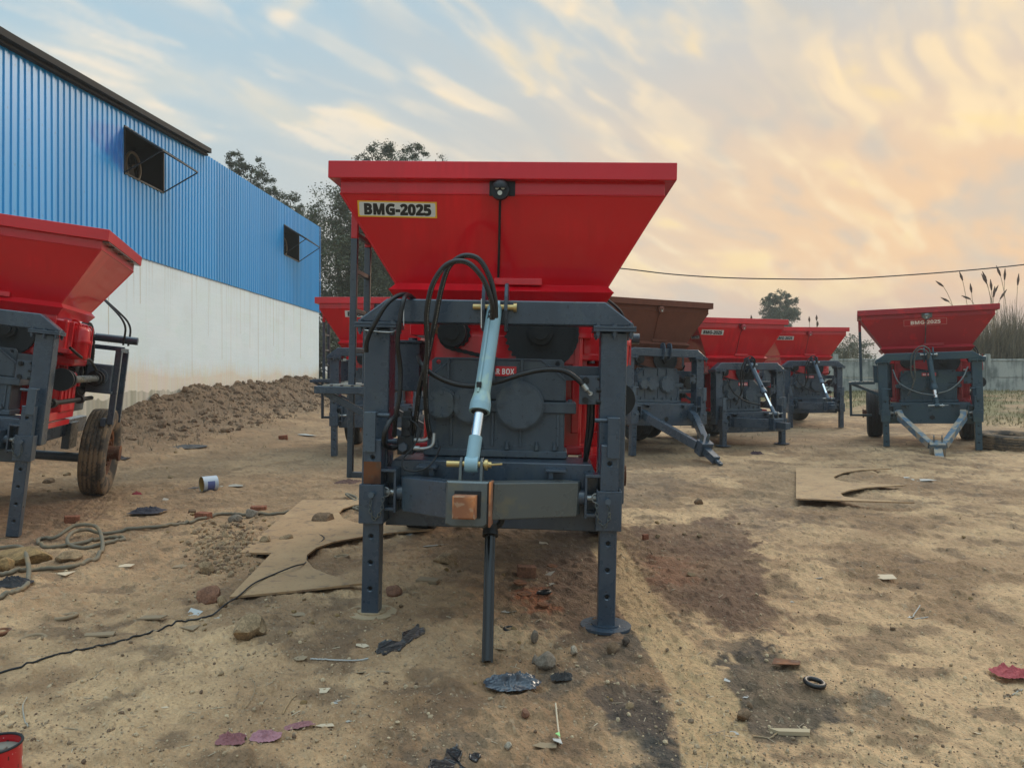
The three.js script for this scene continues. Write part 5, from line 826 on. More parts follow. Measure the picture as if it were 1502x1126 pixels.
rock(6, 836, 26, 18, 'ochre', 'ochre clod beside the dark cloth');
rock(345, 764, 22, 12, 'grey', 'flat grey stone on the grey hose beside a broken brick', null, 0.3);
rock(368, 758, 26, 14, 'grey', 'grey stone between two broken red bricks');
rock(420, 795, 20, 14, 'tan', 'tan clod on the edge of the cut steel plate');
rock(303, 838, 24, 20, 'tan', 'tan clod in the crumbly heap beside the steel plate');
rock(330, 790, 16, 12, 'tan', 'small clod on the crumbly heap beside the steel plate');
rock(388, 800, 20, 14, 'tan', 'clod at the edge of the crumbly heap touching the plate');
rock(70, 708, 18, 9, 'brown', 'brown stone near the dusty tyre by the shed');
rock(770, 1047, 14, 12, 'red', 'small reddish stone near the tan offcut with green wrapper');
rock(745, 1098, 12, 11, 'pale', 'small pale stone left of the tan offcut with green wrapper');
rock(1025, 739, 14, 10, 'brown', 'small brown stone beside the reddish stained soil');
rock(160, 698, 14, 9, 'dark', 'dark lump beside the dusty tyre');
const brickM = std(C(0.42, 0.15, 0.08), 0.95, 0, { map: tStone });
for (const [u, v, w, h, r, lab] of [[772, 846, 27, 18, 0.1, 'single tan-red brick under the machine with hanging pipe'], [105, 767, 20, 11, 0.5, 'broken red brick near the coiled hose'], [298, 759, 22, 9, -0.3, 'broken red brick touching the grey hose'], [379, 749, 22, 8, 0.2, 'flat red brick piece beside the grey stone'], [415, 644, 12, 7, 0.2, 'small red brick far back in the yard'], [947, 791, 9, 9, 0.4, 'small red brick chunk on the reddish stained soil']]) {
  const [x, y, z] = gp(u, v), s = pxm(v), g = new RoundedBoxGeometry(w * s, h * s, w * s * 0.55, 2, 0.006), p = g.attributes.position; for (let i = 0; i < p.count; i++) { const k = 1 + 0.08 * (hash(Math.round(p.getX(i) * 200) + 7, Math.round(p.getY(i) * 200 + p.getZ(i) * 311)) - 0.5); p.setXYZ(i, p.getX(i) * k, p.getY(i) * k, p.getZ(i) * k); }
  const m = part('brick', g, v === 846 ? stoneM.red : brickM, scene); m.position.set(x, y + h * s * 0.36, z); m.rotation.set(0.05, r, rr(-0.1, 0.1)); tag(m, lab, 'brick');
}
// scattered stones and crumbs
{
  const vars = [0, 1, 2, 3, 4, 5].map(() => prep(rockGeo(1, 0.7, 0.85, 7)));
  const areas = [[330, 800, 90, 50, 34], [380, 880, 120, 60, 14], [480, 900, 120, 50, 12], [800, 960, 120, 60, 14], [700, 830, 60, 40, 10], [560, 1000, 260, 90, 7], [1200, 900, 260, 160, 8], [1050, 800, 100, 60, 10], [250, 960, 220, 110, 6], [1380, 920, 120, 60, 5], [150, 700, 120, 40, 10], [1000, 1050, 120, 60, 10]];
  const mats = [stoneM.tan, stoneM.tan, stoneM.tan, stoneM.brown, stoneM.ochre, stoneM.ochre];
  for (const [u, v, du, dv, n] of areas) for (let k = 0; k < n; k++) {
    const uu = u + rr(-1, 1) * du, vv = Math.max(660, v + rr(-1, 1) * dv); if (vv > 1120) continue;
    const [x, y, z] = gp(uu, vv), s = pxm(vv) * rr(1.6, 4.6) * (rnd() < 0.15 ? 1.7 : 1), m = part('small_stone', vars[k % 6], mats[Math.floor(rnd() * 6)], scene, true);
    m.position.set(x, y + s * 0.25, z); m.scale.setScalar(s); m.rotation.set(rr(-0.4, 0.4), rr(0, 6), rr(-0.4, 0.4)); tag(m, 'small loose stone lying on the bare dirt', 'stone', 'small loose stones scattered over the yard');
  }
  const g = new THREE.IcosahedronGeometry(1, 0), n = 11000, im = new THREE.InstancedMesh(g, std(C(1, 1, 1), 0.95), n), q = new THREE.Object3D();
  for (let i = 0; i < n; i++) {
    let u, v; do { v = 640 + 520 * Math.pow(rnd(), 0.75); u = rr(-60, 1560); } while (fbm(G(u, v)[0] * 2 + 3, G(u, v)[1] * 2, 3) < rr(0.2, 0.62));
    const heap = rnd() < 0.07; if (heap) { u = 330 + 60 * (rnd() + rnd() - 1); v = 810 + 55 * (rnd() + rnd() - 1); }
    const [x, z] = G(u, v), s = heap ? 0.004 + 0.03 * Math.pow(rnd(), 3) : rr(0.0015, 0.006) * (rnd() < 0.08 ? 2.4 : 1); q.position.set(x, groundH(x, z) + s * 0.3, z); q.rotation.set(rr(0, 6), rr(0, 6), rr(0, 6)); q.scale.set(s, s * rr(0.5, 0.9), s * rr(0.7, 1.2)); q.updateMatrix(); im.setMatrixAt(i, q.matrix);
    im.setColorAt(i, C(...mix3([0.13, 0.08, 0.05], heap ? [0.40, 0.28, 0.16] : [0.50, 0.38, 0.24], rnd())));
  }
  im.name = 'soil_crumbs'; im.castShadow = im.receiveShadow = true; tag(im, 'fine crumbs and grit strewn over the dirt', 'grit', null, 'stuff'); scene.add(im);
  // straw and twig litter
  const sg = new THREE.BoxGeometry(1, 0.05, 0.06), ns = 260, sm = new THREE.InstancedMesh(sg, std(C(1, 1, 1), 0.9), ns);
  for (let i = 0; i < ns; i++) { const v = 640 + 480 * Math.pow(rnd(), 0.8), u = rr(0, 1502), [x, z] = G(u, v), s = rr(0.015, 0.07); q.position.set(x, groundH(x, z) + 0.003, z); q.rotation.set(0, rr(0, 6), rr(-0.15, 0.15)); q.scale.set(s, 0.05, 0.05); q.updateMatrix(); sm.setMatrixAt(i, q.matrix); sm.setColorAt(i, C(...mix3([0.16, 0.11, 0.07], [0.55, 0.46, 0.33], rnd()))); }
  sm.name = 'straw_litter'; sm.castShadow = sm.receiveShadow = true; tag(sm, 'bits of straw and twig strewn over the dirt', 'litter', null, 'stuff'); scene.add(sm);
}
// cut steel plates
const tPlateS = noiseTex(512, (u, v) => { const a = tn(u, v, 5, 5, 51), b = tn(u, v, 26, 3, 8), c = tn(u, v, 60, 2, 3); return mix3(mix3(srgb8(176, 146, 110), srgb8(150, 118, 84), a), srgb8(112, 92, 76), clamp(sstep(0.56, 0.7, b * 0.6 + a * 0.4) * 0.5 + (c > 0.74 ? 0.3 : 0))); }, true, 0.8);
const plateTop = std(C(1, 1, 1), 0.88, 0, { map: tPlateS, bumpMap: tPeel, bumpScale: 0.004 }), plateEdge = M.rust;
function groundPlate(pix, t, label, raise, tiltX, tiltZ) {
  const w = pix.map(([u, v]) => G(u, v)), cx = w.reduce((a, p) => a + p[0], 0) / w.length, cz = w.reduce((a, p) => a + p[1], 0) / w.length;
  let top = -9; for (let i = 0; i < 60; i++) { const a = w[i % w.length], b = w[(i * 7 + 3) % w.length], k = rnd(), x = mix(a[0], b[0], k), z = mix(a[1], b[1], k); if (polyDist(w, x, z) < 0) top = Math.max(top, groundH(x, z, false)); }
  const g = new THREE.ExtrudeGeometry(new THREE.Shape(w.map(p => new THREE.Vector2(p[0] - cx, -(p[1] - cz)))), { depth: t, bevelEnabled: false }).rotateX(-Math.PI / 2);
  const o = thing('steel_plate', label, 'steel plate', [cx, top + raise, cz]); o.rotation.set(tiltX, 0, tiltZ); const m = part('plate', g, plateTop, o); return [o, m, w, cx, cz];
}
const arcPts = (c, r, a0, a1, n = 10) => Array.from({ length: n + 1 }, (_, i) => { const a = (a0 + (a1 - a0) * i / n) * Math.PI / 180; return [c[0] + r[0] * Math.cos(a), c[1] + r[1] * Math.sin(a)]; });
groundPlate([[336, 899], [398, 826], [351, 825], [416, 763], [443, 738], [560, 737], [556, 743], [520, 746], [503, 752], [497, 759], [503, 768], [520, 775], [560, 779], [636, 787], [584, 791], [534, 798], [490, 807], [464, 817], [450, 829], [449, 837], [459, 851], [484, 863], [534, 876], [440, 888]], 0.014, 'dusty cut steel plate with round bites out of it beside the buried leg pad', -0.008, -0.016, 0);
groundPlate([[1168, 741], [1168, 691], [1308, 691], [1262, 694], [1238, 698], [1223, 705], [1226, 710], [1250, 715], [1330, 718], [1272, 722], [1246, 727], [1233, 732], [1238, 737], [1262, 741], [1342, 746], [1252, 744]], 0.016, 'dusty steel plate with two round bites lying near the reddish stain', 0.03, -0.006, -0.006);

// flat scraps: paper, card, tin
const scrapMats = { card: std(C(0.40, 0.275, 0.16), 0.9, 0, { map: tWorn }), pale: std(C(0.54, 0.43, 0.30), 0.85), paper: std(C(0.50, 0.43, 0.34), 0.85, 0, { map: tWorn }), white: std(C(0.60, 0.57, 0.52), 0.6, 0, { map: tWorn }), rust: M.rust, green: std(C(0.30, 0.62, 0.22), 0.5), dark: std(C(0.05, 0.048, 0.05), 0.6), wood: std(C(0.58, 0.44, 0.27), 0.8, 0, { map: tWorn }), grey: std(C(0.40, 0.38, 0.35), 0.8) };
function scrap(name, u, v, wpx, dpx, mat, label, cat, { curl = 0.12, t = 0.003, turn = 0, group, raise = 0.004, shape } = {}) {
  const [x, y, z] = gp(u, v), s = pxm(v), w = wpx * s, dd = dpx * s * (FPX / (v - HV)) * 0.62;     // rows are foreshortened on the ground
  const n = shape ?? 6, pts = []; for (let k = 0; k < n; k++) { const a = (k + 0.5) / n * 6.283 + rr(-0.25, 0.25), c = Math.cos(a), q = Math.sin(a), e = 1 / Math.max(Math.abs(c), Math.abs(q)); pts.push(new THREE.Vector2(c * e * w / 2 * rr(0.8, 1.02), q * e * dd / 2 * rr(0.8, 1.02))); }
  let g = new THREE.ExtrudeGeometry(new THREE.Shape(pts), { depth: t, bevelEnabled: false }).rotateX(-Math.PI / 2);
  // subdivide by fan to let it curl
  const p = g.attributes.position, ph = rr(0, 6); for (let i = 0; i < p.count; i++) { const r = (p.getX(i) / w) ** 2 + (p.getZ(i) / dd) ** 2, c = Math.cos(ph) * p.getX(i) / w + Math.sin(ph) * p.getZ(i) / dd; p.setY(i, p.getY(i) + curl * Math.max(0, c) * r * Math.min(w, dd) * 2); } g.computeVertexNormals();
  const m = part(name, g, scrapMats[mat], scene); m.position.set(x, y + raise, z); m.rotation.y = turn; tag(m, label, cat, group); return m;
}
scrap('card_offcut', 224, 907, 38, 10, 'card', 'rectangular tan card offcut above the thin black cable', 'offcut', { turn: 0.15, shape: 4, t: 0.008, curl: 0.05 });
scrap('card_offcut', 148, 933, 46, 10, 'card', 'long tan card offcut below the thin black cable', 'offcut', { turn: 0.1, shape: 4, t: 0.01, curl: 0.08 });
scrap('card_offcut', 279, 921, 30, 14, 'card', 'rounded triangular tan offcut beside the thin black cable', 'offcut', { shape: 3, t: 0.006 });
scrap('card_offcut', 266, 829, 26, 13, 'card', 'tan card piece beside the crumbly heap', 'offcut', { shape: 4, t: 0.005 });
scrap('card_offcut', 184, 830, 22, 9, 'pale', 'pale torn card near the coiled hose', 'offcut', { shape: 5 });
scrap('tin_offcut', 95, 842, 34, 14, 'pale', 'pale pointed offcut below the grey hose', 'offcut', { shape: 3, t: 0.005 });
scrap('card_offcut', 438, 902, 36, 11, 'card', 'card square in front of the cut steel plate', 'offcut', { shape: 5 });
scrap('tin_offcut', 1297, 848, 34, 10, 'pale', 'pale curved strip lying alone on the bare soil', 'offcut', { shape: 5, curl: 0.4, t: 0.004 });
scrap('tin_offcut', 1155, 978, 44, 26, 'rust', 'bent rusty sheet offcut by the oily patch', 'offcut', { shape: 4, curl: 0.5, t: 0.004, raise: 0.012, turn: -0.4 });
scrap('wood_offcut', 1163, 1077, 66, 10, 'wood', 'short pale wooden board in front of the oily patch', 'board', { shape: 4, t: 0.018, curl: 0, turn: -0.08 });
scrap('card_offcut', 800, 1095, 40, 14, 'card', 'tan offcut touching the green and white wrapper', 'offcut', { shape: 5 });
scrap('wrapper', 818, 1092, 16, 13, 'white', 'white and green wrapper on a tan offcut', 'wrapper', { shape: 4, curl: 0.9, raise: 0.012 });
scrap('wrapper', 819, 1087, 10, 9, 'green', 'green corner of wrapper standing on a tan offcut', 'wrapper', { shape: 3, curl: 1.2, raise: 0.02 });
scrap('card_offcut', 735, 956, 24, 10, 'card', 'brown card corner behind the foot of the hanging pipe', 'offcut', { shape: 3, curl: 0.4 });
scrap('card_offcut', 341, 712, 36, 6, 'paper', 'white card strip behind the open tin', 'offcut', { shape: 4, t: 0.004 });
scrap('card_offcut', 282, 716, 24, 5, 'dark', 'dark strip in front of the open tin', 'offcut', { shape: 4 });
scrap('tin_offcut', 1328, 701, 12, 4, 'white', 'white scrap beside the steel plate with two round bites', 'scrap', { shape: 4 });
scrap('tin_offcut', 1355, 704, 30, 6, 'grey', 'grey strip beside the white scrap and steel plate', 'offcut', { shape: 4 });
scrap('wood_offcut', 628, 854, 34, 12, 'card', 'tan tube-like offcut under the machine with hanging pipe', 'offcut', { shape: 4, t: 0.02, turn: -0.25 });
{
  const list = [[243, 731, 9, 5, 'paper'], [285, 900, 22, 9, 'white'], [314, 905, 26, 7, 'grey'], [530, 948, 20, 10, 'pale'], [440, 968, 22, 10, 'card'], [525, 985, 26, 12, 'card'], [470, 1012, 26, 10, 'pale'], [490, 1030, 30, 9, 'grey'], [476, 1063, 28, 12, 'pale'], [510, 1058, 14, 10, 'paper'], [808, 857, 10, 8, 'paper'], [806, 842, 10, 9, 'paper'], [1163, 882, 28, 5, 'white'], [1067, 998, 10, 5, 'white'], [1094, 1022, 11, 5, 'white'], [1436, 1075, 18, 5, 'pale'], [1335, 905, 12, 8, 'white'], [244, 1030, 16, 7, 'pale'], [1080, 1075, 20, 10, 'grey'], [575, 945, 9, 12, 'paper'], [640, 800, 40, 6, 'paper'], [560, 985, 24, 4, 'card'], [1200, 848, 14, 4, 'grey'], [445, 610, 14, 4, 'white'], [1325, 617, 8, 3, 'white'], [800, 797, 26, 5, 'pale'], [745, 895, 26, 8, 'paper'], [598, 785, 22, 4, 'white']];
  for (const [u, v, w, d, m] of list) scrap('litter_scrap', u, v, w, d, m, 'small torn scrap of paper or card on the dirt', 'litter', { group: 'small paper and card scraps on the dirt', raise: -0.001, curl: rr(0.2, 1.0), turn: rr(-0.8, 0.8), t: 0.0015, shape: 4 + Math.floor(rnd() * 3) });
}
// crumpled cloth and plastic
function rag(name, u, v, wpx, hpx, mat, label, cat, sq = 0.7, turn = 0) {
  const [x, y, z] = gp(u, v), s = pxm(v), w = wpx * s, h = hpx * s * 1.0, N = 60, P = [], idx = [], sd = rr(0, 99), folds = [0, 1, 2].map(() => { const a = rr(0, 6.283); return [Math.cos(a), Math.sin(a), rr(2.5, 4.5), rr(0, 6)]; });
  for (let j = 0; j <= N; j++) for (let i = 0; i <= N; i++) {
    const a = i / N * 2 - 1, b = j / N * 2 - 1, r = Math.max(Math.abs(a), Math.abs(b)), k = r ? r / Math.hypot(a, b) : 1, th = Math.atan2(b, a), out = 0.72 + 0.5 * fbm(Math.cos(th) * 1.6 + sd, Math.sin(th) * 1.6, 3);
    const X = a * (0.6 + 0.4 * k) * out, Z = b * (0.6 + 0.4 * k) * out, n = fbm(X * 2.1 + sd, Z * 2.1, 3), rid = 1 - Math.abs(2 * fbm(X * 2.2 + sd + 8 + Z * 0.9, Z * 2.2 + 3, 3) - 1), fine = 1 - Math.abs(2 * fbm(X * 4.5 + sd, Z * 4.5, 2) - 1);
    let fo = 0; for (const [cx, cz, ff, q] of folds) fo += Math.pow(1 - Math.abs(Math.sin((X * cx + Z * cz) * ff + q + 2.6 * (n - 0.5) * 2)), 3);
    P.push(X * w / 2, h * ((1 - r * r) * (0.10 + 0.30 * n) + 0.30 * fo * (0.35 + 0.65 * rid) * (1 - 0.6 * r)) * (1 - r ** 6) + 0.003 + 0.006 * fine, Z * w / 2 * sq);
  }
  for (let j = 0; j < N; j++) for (let i = 0; i < N; i++) { const a = j * (N + 1) + i, b = a + 1, c = a + N + 1, d = c + 1; idx.push(a, c, b, b, c, d); }
  const g = new THREE.BufferGeometry(); g.setAttribute('position', new THREE.Float32BufferAttribute(P, 3)); g.setIndex(idx); g.computeVertexNormals();
  const m = part(name, g, mat, scene); m.position.set(x, y + 0.002, z); m.rotation.y = turn; tag(m, label, cat); return m;
}
const cloth = (r, g, b, o = {}) => std(C(r, g, b), 0.9, 0, { map: tWorn, side: THREE.DoubleSide, ...o });
rag('plastic_bag', 752, 1006, 82, 24, phys(C(0.035, 0.045, 0.062), 0.28, { side: THREE.DoubleSide, clearcoat: 0.5 }), 'crumpled black plastic bag beside the foot of the hanging pipe', 'plastic bag', 0.7, 0.1);
rag('rag', 1015 - 190, 994, 34, 14, cloth(0.05, 0.045, 0.042), 'dark scrap of cloth right of the black plastic bag', 'rag', 0.7);
rag('rag', 216, 754, 52, 11, cloth(0.055, 0.05, 0.065), 'dark blue-grey rag on the soil near the dusty tyre', 'rag', 0.8);
rag('rag', 1110, 666, 18, 7, cloth(0.075, 0.035, 0.04), 'dark maroon rag on the ground before the parked machines', 'rag', 0.9);
rag('rag', 18, 858, 52, 18, cloth(0.045, 0.04, 0.042), 'dark cloth heaped inside the hose loop', 'rag', 0.8);
rag('rag', 340, 1087, 42, 15, cloth(0.34, 0.13, 0.13), 'dusty maroon cloth scrap on open soil', 'rag', 0.8);
rag('rag', 388, 1084, 44, 14, cloth(0.52, 0.24, 0.26), 'pink and tan crumpled cloth next to the maroon scrap', 'rag', 0.7);
rag('rag', 438, 1066, 44, 9, cloth(0.45, 0.20, 0.20), 'twisted strip of pinkish cloth on open soil', 'rag', 0.35, 0.5);
rag('rag', 1484, 990, 50, 20, cloth(0.60, 0.12, 0.12), 'red and pale printed packet on the open soil', 'packet', 0.8);
rag('rag', 170, 673, 34, 5, cloth(0.06, 0.045, 0.045), 'dark rag behind the hub of the dusty tyre', 'rag', 0.8);
rag('rag', 200, 722, 14, 7, cloth(0.5, 0.08, 0.09), 'small red cloth scrap near the dusty tyre', 'rag', 0.7);
rag('rag', 510, 708, 44, 7, cloth(0.15, 0.07, 0.05), 'brown leafy heap behind the dusty leg pad', 'rag', 0.9);
rag('rag', 275, 648, 46, 4, cloth(0.09, 0.085, 0.085), 'flat dark sheet far back near the soil heap', 'rag', 1.2);
// tar spills
function spill(pix, label) {
  const w = pix.map(p => G(...p)), cx = w.reduce((a, p) => a + p[0], 0) / w.length, cz = w.reduce((a, p) => a + p[1], 0) / w.length;
  const sp = new THREE.SplineCurve([...w, w[0]].map(p => new THREE.Vector2(p[0] - cx, -(p[1] - cz)))).getPoints(90).map((q, i) => q.multiplyScalar(1 + 0.25 * (vnoise(i * 0.7, 4) - 0.5)));
  let top = -9; for (const p of w) top = Math.max(top, groundH(p[0], p[1])); top = Math.max(top, groundH(cx, cz));
  const g = new THREE.ExtrudeGeometry(new THREE.Shape(sp), { depth: 0.004, bevelEnabled: true, bevelSize: 0.004, bevelThickness: 0.004, bevelSegments: 2 }).rotateX(-Math.PI / 2);
  { const p = g.attributes.position; for (let i = 0; i < p.count; i++) p.setY(i, p.getY(i) + groundH(p.getX(i) + cx, p.getZ(i) + cz) + 0.001); g.computeVertexNormals(); }
  const m = part('tar_spill', g, phys(C(0.012, 0.012, 0.014), 0.3, { clearcoat: 0.6, clearcoatRoughness: 0.25, bumpMap: tPeel, bumpScale: 0.01 }), scene); m.position.set(cx, 0, cz); tag(m, label, 'spill');
}
spill([[549, 968], [556, 957], [577, 955], [590, 952], [591, 944], [600, 938], [612, 931], [620, 936], [613, 946], [598, 956], [585, 965], [566, 970]], 'long black tar spill on pale soil left of the hanging pipe');
spill([[628, 1126], [634, 1117], [652, 1115], [656, 1100], [668, 1096], [676, 1106], [672, 1118], [690, 1126], [680, 1140], [640, 1140]], 'black tar puddle on the open soil with two drops beside it');
spill([[690, 1106], [700, 1105], [704, 1111], [697, 1114], [691, 1111]], 'small black tar drop next to the puddle');
// rings, washers
function ring(u, v, r, t, mat, label, group, solid, sink = 0.2, ry = 0) {
  const [x, y, z] = gp(u, v); const g = solid ? [cyl(r, t, 'y', 0, 0, 0, 28), cyl(r * 0.45, t * 1.5, 'y', 0, 0, 0, 20), cyl(r * 0.16, t * 1.7, 'y', 0, 0, 0, 12)] : new THREE.TorusGeometry(r, t, 10, 36).rotateX(Math.PI / 2);
  const m = part(solid ? 'steel_disc' : 'ring', g, mat, scene); m.position.set(x, y + t * (1 - sink), z); m.rotation.set(rr(-0.12, 0.12), ry, rr(-0.12, 0.12)); tag(m, label, solid ? 'disc' : 'ring', group);
}
const dg = 'rusty steel discs on the reddish soil';
for (const [u, v, r] of [[811, 830, 0.048], [763, 858, 0.05], [769, 874, 0.052], [797, 889, 0.042]]) ring(u, v, r, 0.012, M.rust, 'small rusty disc with raised centre under the machine with hanging pipe', dg, true);
ring(798, 872, 0.042, 0.012, M.black, 'dark open ring among the rusty discs', null, false); ring(748, 923, 0.034, 0.008, M.black, 'half-buried dark ring beside the hanging pipe', null, false, 0.8);
ring(1195, 1013, 0.045, 0.013, M.rubber, 'black rubber ring at the edge of the oily patch', null, false, 0); ring(501, 817, 0.055, 0.011, scrapMats.card, 'dust covered ring inside the bite of the steel plate', null, false, 0.4);
ring(48, 937, 0.062, 0.010, scrapMats.card, 'dusty flat ring on the soil by the thin black cable', null, false, 0.4); ring(96, 904, 0.06, 0.012, scrapMats.card, 'ring almost buried in the soil above the long tan card', null, false, 1.0); ring(0, 928, 0.05, 0.012, M.rust, 'rusty ring beside the dusty flat ring', null, false, 0.3);
// hoses and cables on the ground
function groundTube(name, pix, r, mat, label, cat, lift = 0) { const pts = pix.map(([u, v, up = 0]) => { const [x, y, z] = gp(u, v); return V(x, y + r * 0.8 + up + lift, z); }), c = curve(pts), n = Math.min(400, pix.length * 14), q = c.getPoints(n); for (const p of q) p.y = Math.max(p.y, groundH(p.x, p.z) + r * 0.9); const g = new THREE.TubeGeometry(new THREE.CatmullRomCurve3(q), n, r, 8, false); const m = part(name, g, mat, scene); tag(m, label, cat); }
const hoseGrey = std(CS(132, 120, 100), 0.85, 0, { map: tWorn });
groundTube('ground_hose', [[532, 748], [500, 744], [470, 746], [440, 748], [400, 756], [360, 757], [328, 755], [300, 761], [267, 769], [235, 774], [200, 777], [170, 781], [149, 784, 0.02], [128, 785, 0.06], [104, 792, 0.05], [101, 803, 0.02], [120, 806], [140, 803], [160, 798], [176, 794], [182, 791], [160, 790], [130, 796], [100, 803], [70, 801], [55, 796], [60, 793], [80, 794, 0.02], [110, 788, 0.09], [135, 788, 0.1], [149, 800, 0.05], [139, 819], [101, 831], [60, 837], [0, 843], [-60, 850]], 0.017, hoseGrey, 'long grey hose snaking past the steel plate into a loose coil', 'hose');
groundTube('ground_hose', [[-40, 815], [0, 812, 0.03], [27, 816, 0.07], [40, 835, 0.05], [41, 850], [34, 866], [0, 880], [-50, 890]], 0.017, hoseGrey, 'separate short bend of grey hose arching over the dark cloth', 'hose');
groundTube('ground_hose', [[640, 742], [560, 736], [531, 739], [515, 734, 0.03], [508, 730, 0.03], [512, 728, 0.03], [524, 734, 0.02], [516, 742, 0.02], [497, 746, 0.01], [505, 744, 0.01], [532, 752], [580, 752]], 0.017, hoseGrey, 'kinked grey hose end behind the leg with the dusty pad', 'hose');
groundTube('ground_cable', [[-60, 1003], [0, 988], [32, 980], [70, 968], [115, 955], [170, 941], [229, 925], [270, 914], [309, 904], [330, 896, 0.02], [347, 885, 0.045], [372, 866, 0.045], [400, 853, 0.045], [430, 843, 0.045], [446, 838, 0.045], [450, 828, 0.045], [452, 815, 0.045], [470, 803, 0.045], [475, 795, 0.045], [455, 789, 0.045], [430, 786, 0.045]], 0.0055, M.black, 'thin black cable running over the soil onto the steel plate', 'cable');
groundTube('white_cord', [[455, 964], [470, 968], [500, 969], [528, 968], [540, 967]], 0.004, scrapMats.white, 'white plastic strip on the soil beside the long tar spill', 'cord');
groundTube('twig', [[815, 1048, 0.05], [818, 1068, 0.02], [822, 1096, 0.01]], 0.004, scrapMats.pale, 'thin pale stick standing by the green wrapper', 'stick');
groundTube('twig', [[39, 1022], [33, 1040], [36, 1055], [41, 1066]], 0.003, scrapMats.paper, 'white bent wire near the red paint tin', 'wire');
groundTube('twig', [[370, 990], [374, 1010], [366, 1030], [358, 1040]], 0.002, scrapMats.card, 'curved dry stem on the open soil', 'stick'); groundTube('twig', [[1350, 895, 0.03], [1340, 908], [1362, 905]], 0.003, scrapMats.white, 'white forked wire on the open soil', 'wire'); groundTube('twig', [[1485, 1020], [1500, 1012]], 0.004, scrapMats.paper, 'short white stick below the red packet', 'stick'); groundTube('twig', [[1105, 1081], [1130, 1083], [1146, 1076]], 0.004, scrapMats.card, 'forked brown twig beside the wooden board', 'stick'); groundTube('twig', [[415, 1045], [425, 1030], [434, 1018]], 0.004, scrapMats.card, 'dry straight twig on open soil near pink cloth', 'stick');

// red paint tin, cut by the frame
{
  const [x, z] = [-1.925, -2.86], t = thing('paint_tin', 'battered red paint tin with dried grey paint inside', 'paint tin', [x, groundH(x, z), z]), r = 0.088, h = 0.16;
  const cv = document.createElement('canvas'); cv.width = 512; cv.height = 256; const c = cv.getContext('2d'); c.fillStyle = 'rgb(196,16,32)'; c.fillRect(0, 0, 512, 256); c.fillStyle = 'rgb(236,232,226)'; c.font = 'bold 76px sans-serif'; for (let k = 0; k < 4; k++) c.fillText('N', 20 + k * 128, 150); c.fillStyle = 'rgba(60,16,18,0.8)'; for (let k = 0; k < 34; k++) c.fillRect(rr(0, 512), rr(40, 256), rr(3, 14), rr(6, 40)); for (let k = 0; k < 60; k++) { c.fillStyle = 'rgba(220,214,206,0.7)'; c.fillRect(rr(0, 512), rr(0, 256), rr(2, 6), rr(2, 9)); }
  const tx = new THREE.CanvasTexture(cv); tx.colorSpace = THREE.SRGBColorSpace; tx.wrapS = THREE.RepeatWrapping;
  part('tin_body', new THREE.CylinderGeometry(r, r, h, 48, 1, true).translate(0, h / 2, 0), phys(C(1, 1, 1), 0.35, { map: tx, clearcoat: 0.5, side: THREE.DoubleSide }), t, true);
  part('tin_rim', new THREE.TorusGeometry(r, 0.005, 8, 48).rotateX(Math.PI / 2).translate(0, h, 0), M.cast, t); part('tin_bottom', cyl(r - 0.002, 0.004, 'y', 0, 0.004, 0, 40), M.cast, t);
  part('dried_paint', [cyl(r - 0.003, 0.01, 'y', 0, h - 0.035, 0, 40), box(0.05, 0.02, 0.03, 0.01, h - 0.025, -0.01, 0.008)], std(CS(150, 140, 124), 0.8, 0, { map: tWorn }), t);
}
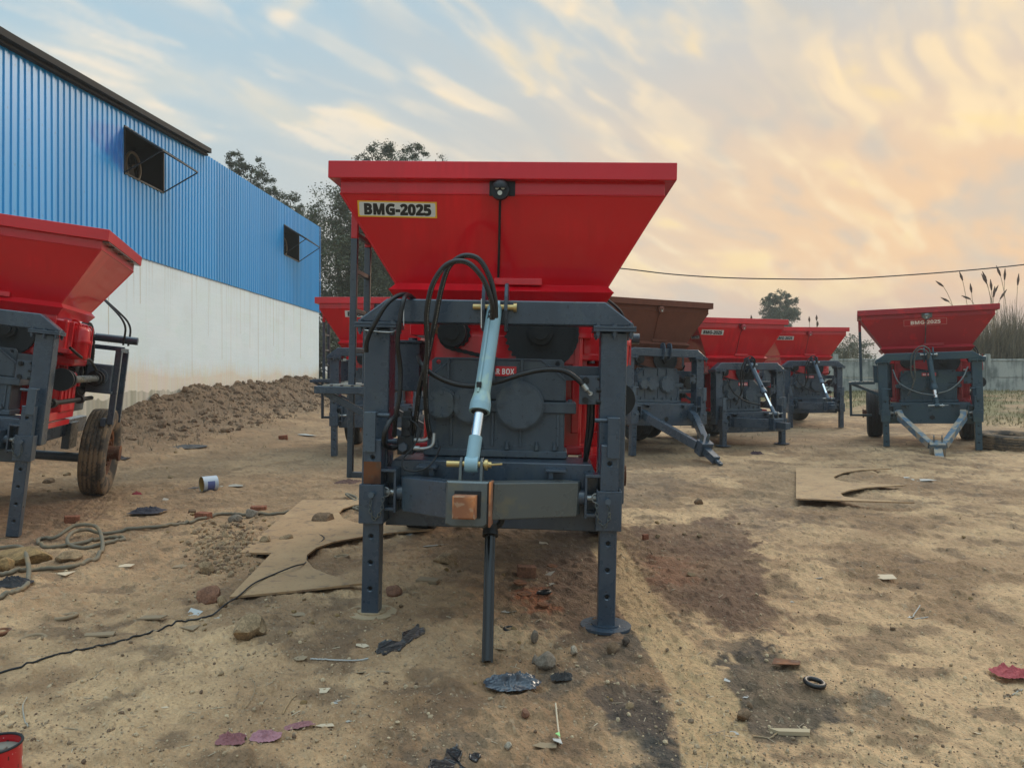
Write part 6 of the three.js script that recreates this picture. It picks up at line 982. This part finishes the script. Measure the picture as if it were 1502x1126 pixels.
{ // open tin on its side
  const [x, y, z] = gp(306, 719), r = 0.10, h = 0.19, t = thing('open_tin', 'open white tin lying on its side with gold inside', 'tin', [x, y + r - 0.01, z], 0.95);
  t.rotation.order = 'YXZ'; t.rotation.y = -0.85;
  part('tin_shell', new THREE.CylinderGeometry(r, r, h, 40, 1, true).rotateX(Math.PI / 2), phys(CS(212, 216, 222), 0.35, { map: tWorn, clearcoat: 0.4, side: THREE.DoubleSide }), t);
  part('tin_label', new THREE.CylinderGeometry(r + 0.001, r + 0.001, h * 0.5, 40, 1, true, 0.4, 1.6).rotateX(Math.PI / 2), std(CS(84, 92, 140), 0.6, 0, { side: THREE.DoubleSide }), t);
  part('tin_lining', new THREE.CylinderGeometry(r - 0.003, r - 0.003, h - 0.004, 40, 1, true).rotateX(Math.PI / 2), std(CS(190, 164, 96), 0.5, 0.5, { side: THREE.DoubleSide }), t);
  part('tin_bottom', cyl(r - 0.002, 0.004, 'z', 0, 0, -h / 2 + 0.005, 40), std(CS(190, 164, 96), 0.45, 0.5), t); part('tin_rim', new THREE.TorusGeometry(r, 0.004, 8, 40).translate(0, 0, h / 2), M.zinc, t);
}
// spare tyre on the ground past the old machine
{ const [x, z] = [10.2, -15.75], t = thing('spare_tyre', 'worn truck tyre lying flat beside the machine with teal frame', 'tyre', [x, groundH(x, z, false) + 0.16, z]); t.rotation.set(0.06, 0.4, Math.PI / 2); t.scale.setScalar(1.12); part('tyre_casing', TYRELOW, M.tyreDusty, t, true); }
// overhead cable with its poles
{
  const pL = V(1.0, 0, -23), pR = V(22.5, 0, -21), topL = Y(402, 23), pts = [[840, 388], [915, 394], [985, 402], [1060, 407], [1140, 409], [1230, 409], [1320, 404], [1400, 398], [1502, 388], [1620, 372]].map(([u, v], i) => { const d = 23 - i * 0.2; return V(U(u, d), Y(v, d), -d); });
  const a = pts[0], b = pts[pts.length - 1];
  const w = part('overhead_cable', new THREE.TubeGeometry(curve(pts), 120, 0.017, 6, false), M.black, scene); tag(w, 'sagging black overhead cable strung across the yard', 'cable');
  for (const [p, lab] of [[a, 'slim steel pole holding the cable behind the machine with hanging pipe'], [b, 'slim steel pole holding the far end of the overhead cable']]) { const t = thing('cable_pole', lab, 'pole', [p.x, groundH(p.x, p.z, false) - 0.1, p.z]); part('pole_shaft', cyl(0.05, p.y - t.position.y + 0.15, 'y', 0, (p.y - t.position.y + 0.15) / 2, -0.05, 14, 0.035), M.bare, t); part('pole_insulator', [cyl(0.03, 0.07, 'y', 0, p.y - t.position.y - 0.03, 0, 12), box(0.03, 0.03, 0.12, 0, p.y - t.position.y - 0.06, -0.03)], M.tie, t); }
}
console.log('debris');
renderer.render(scene, camera);
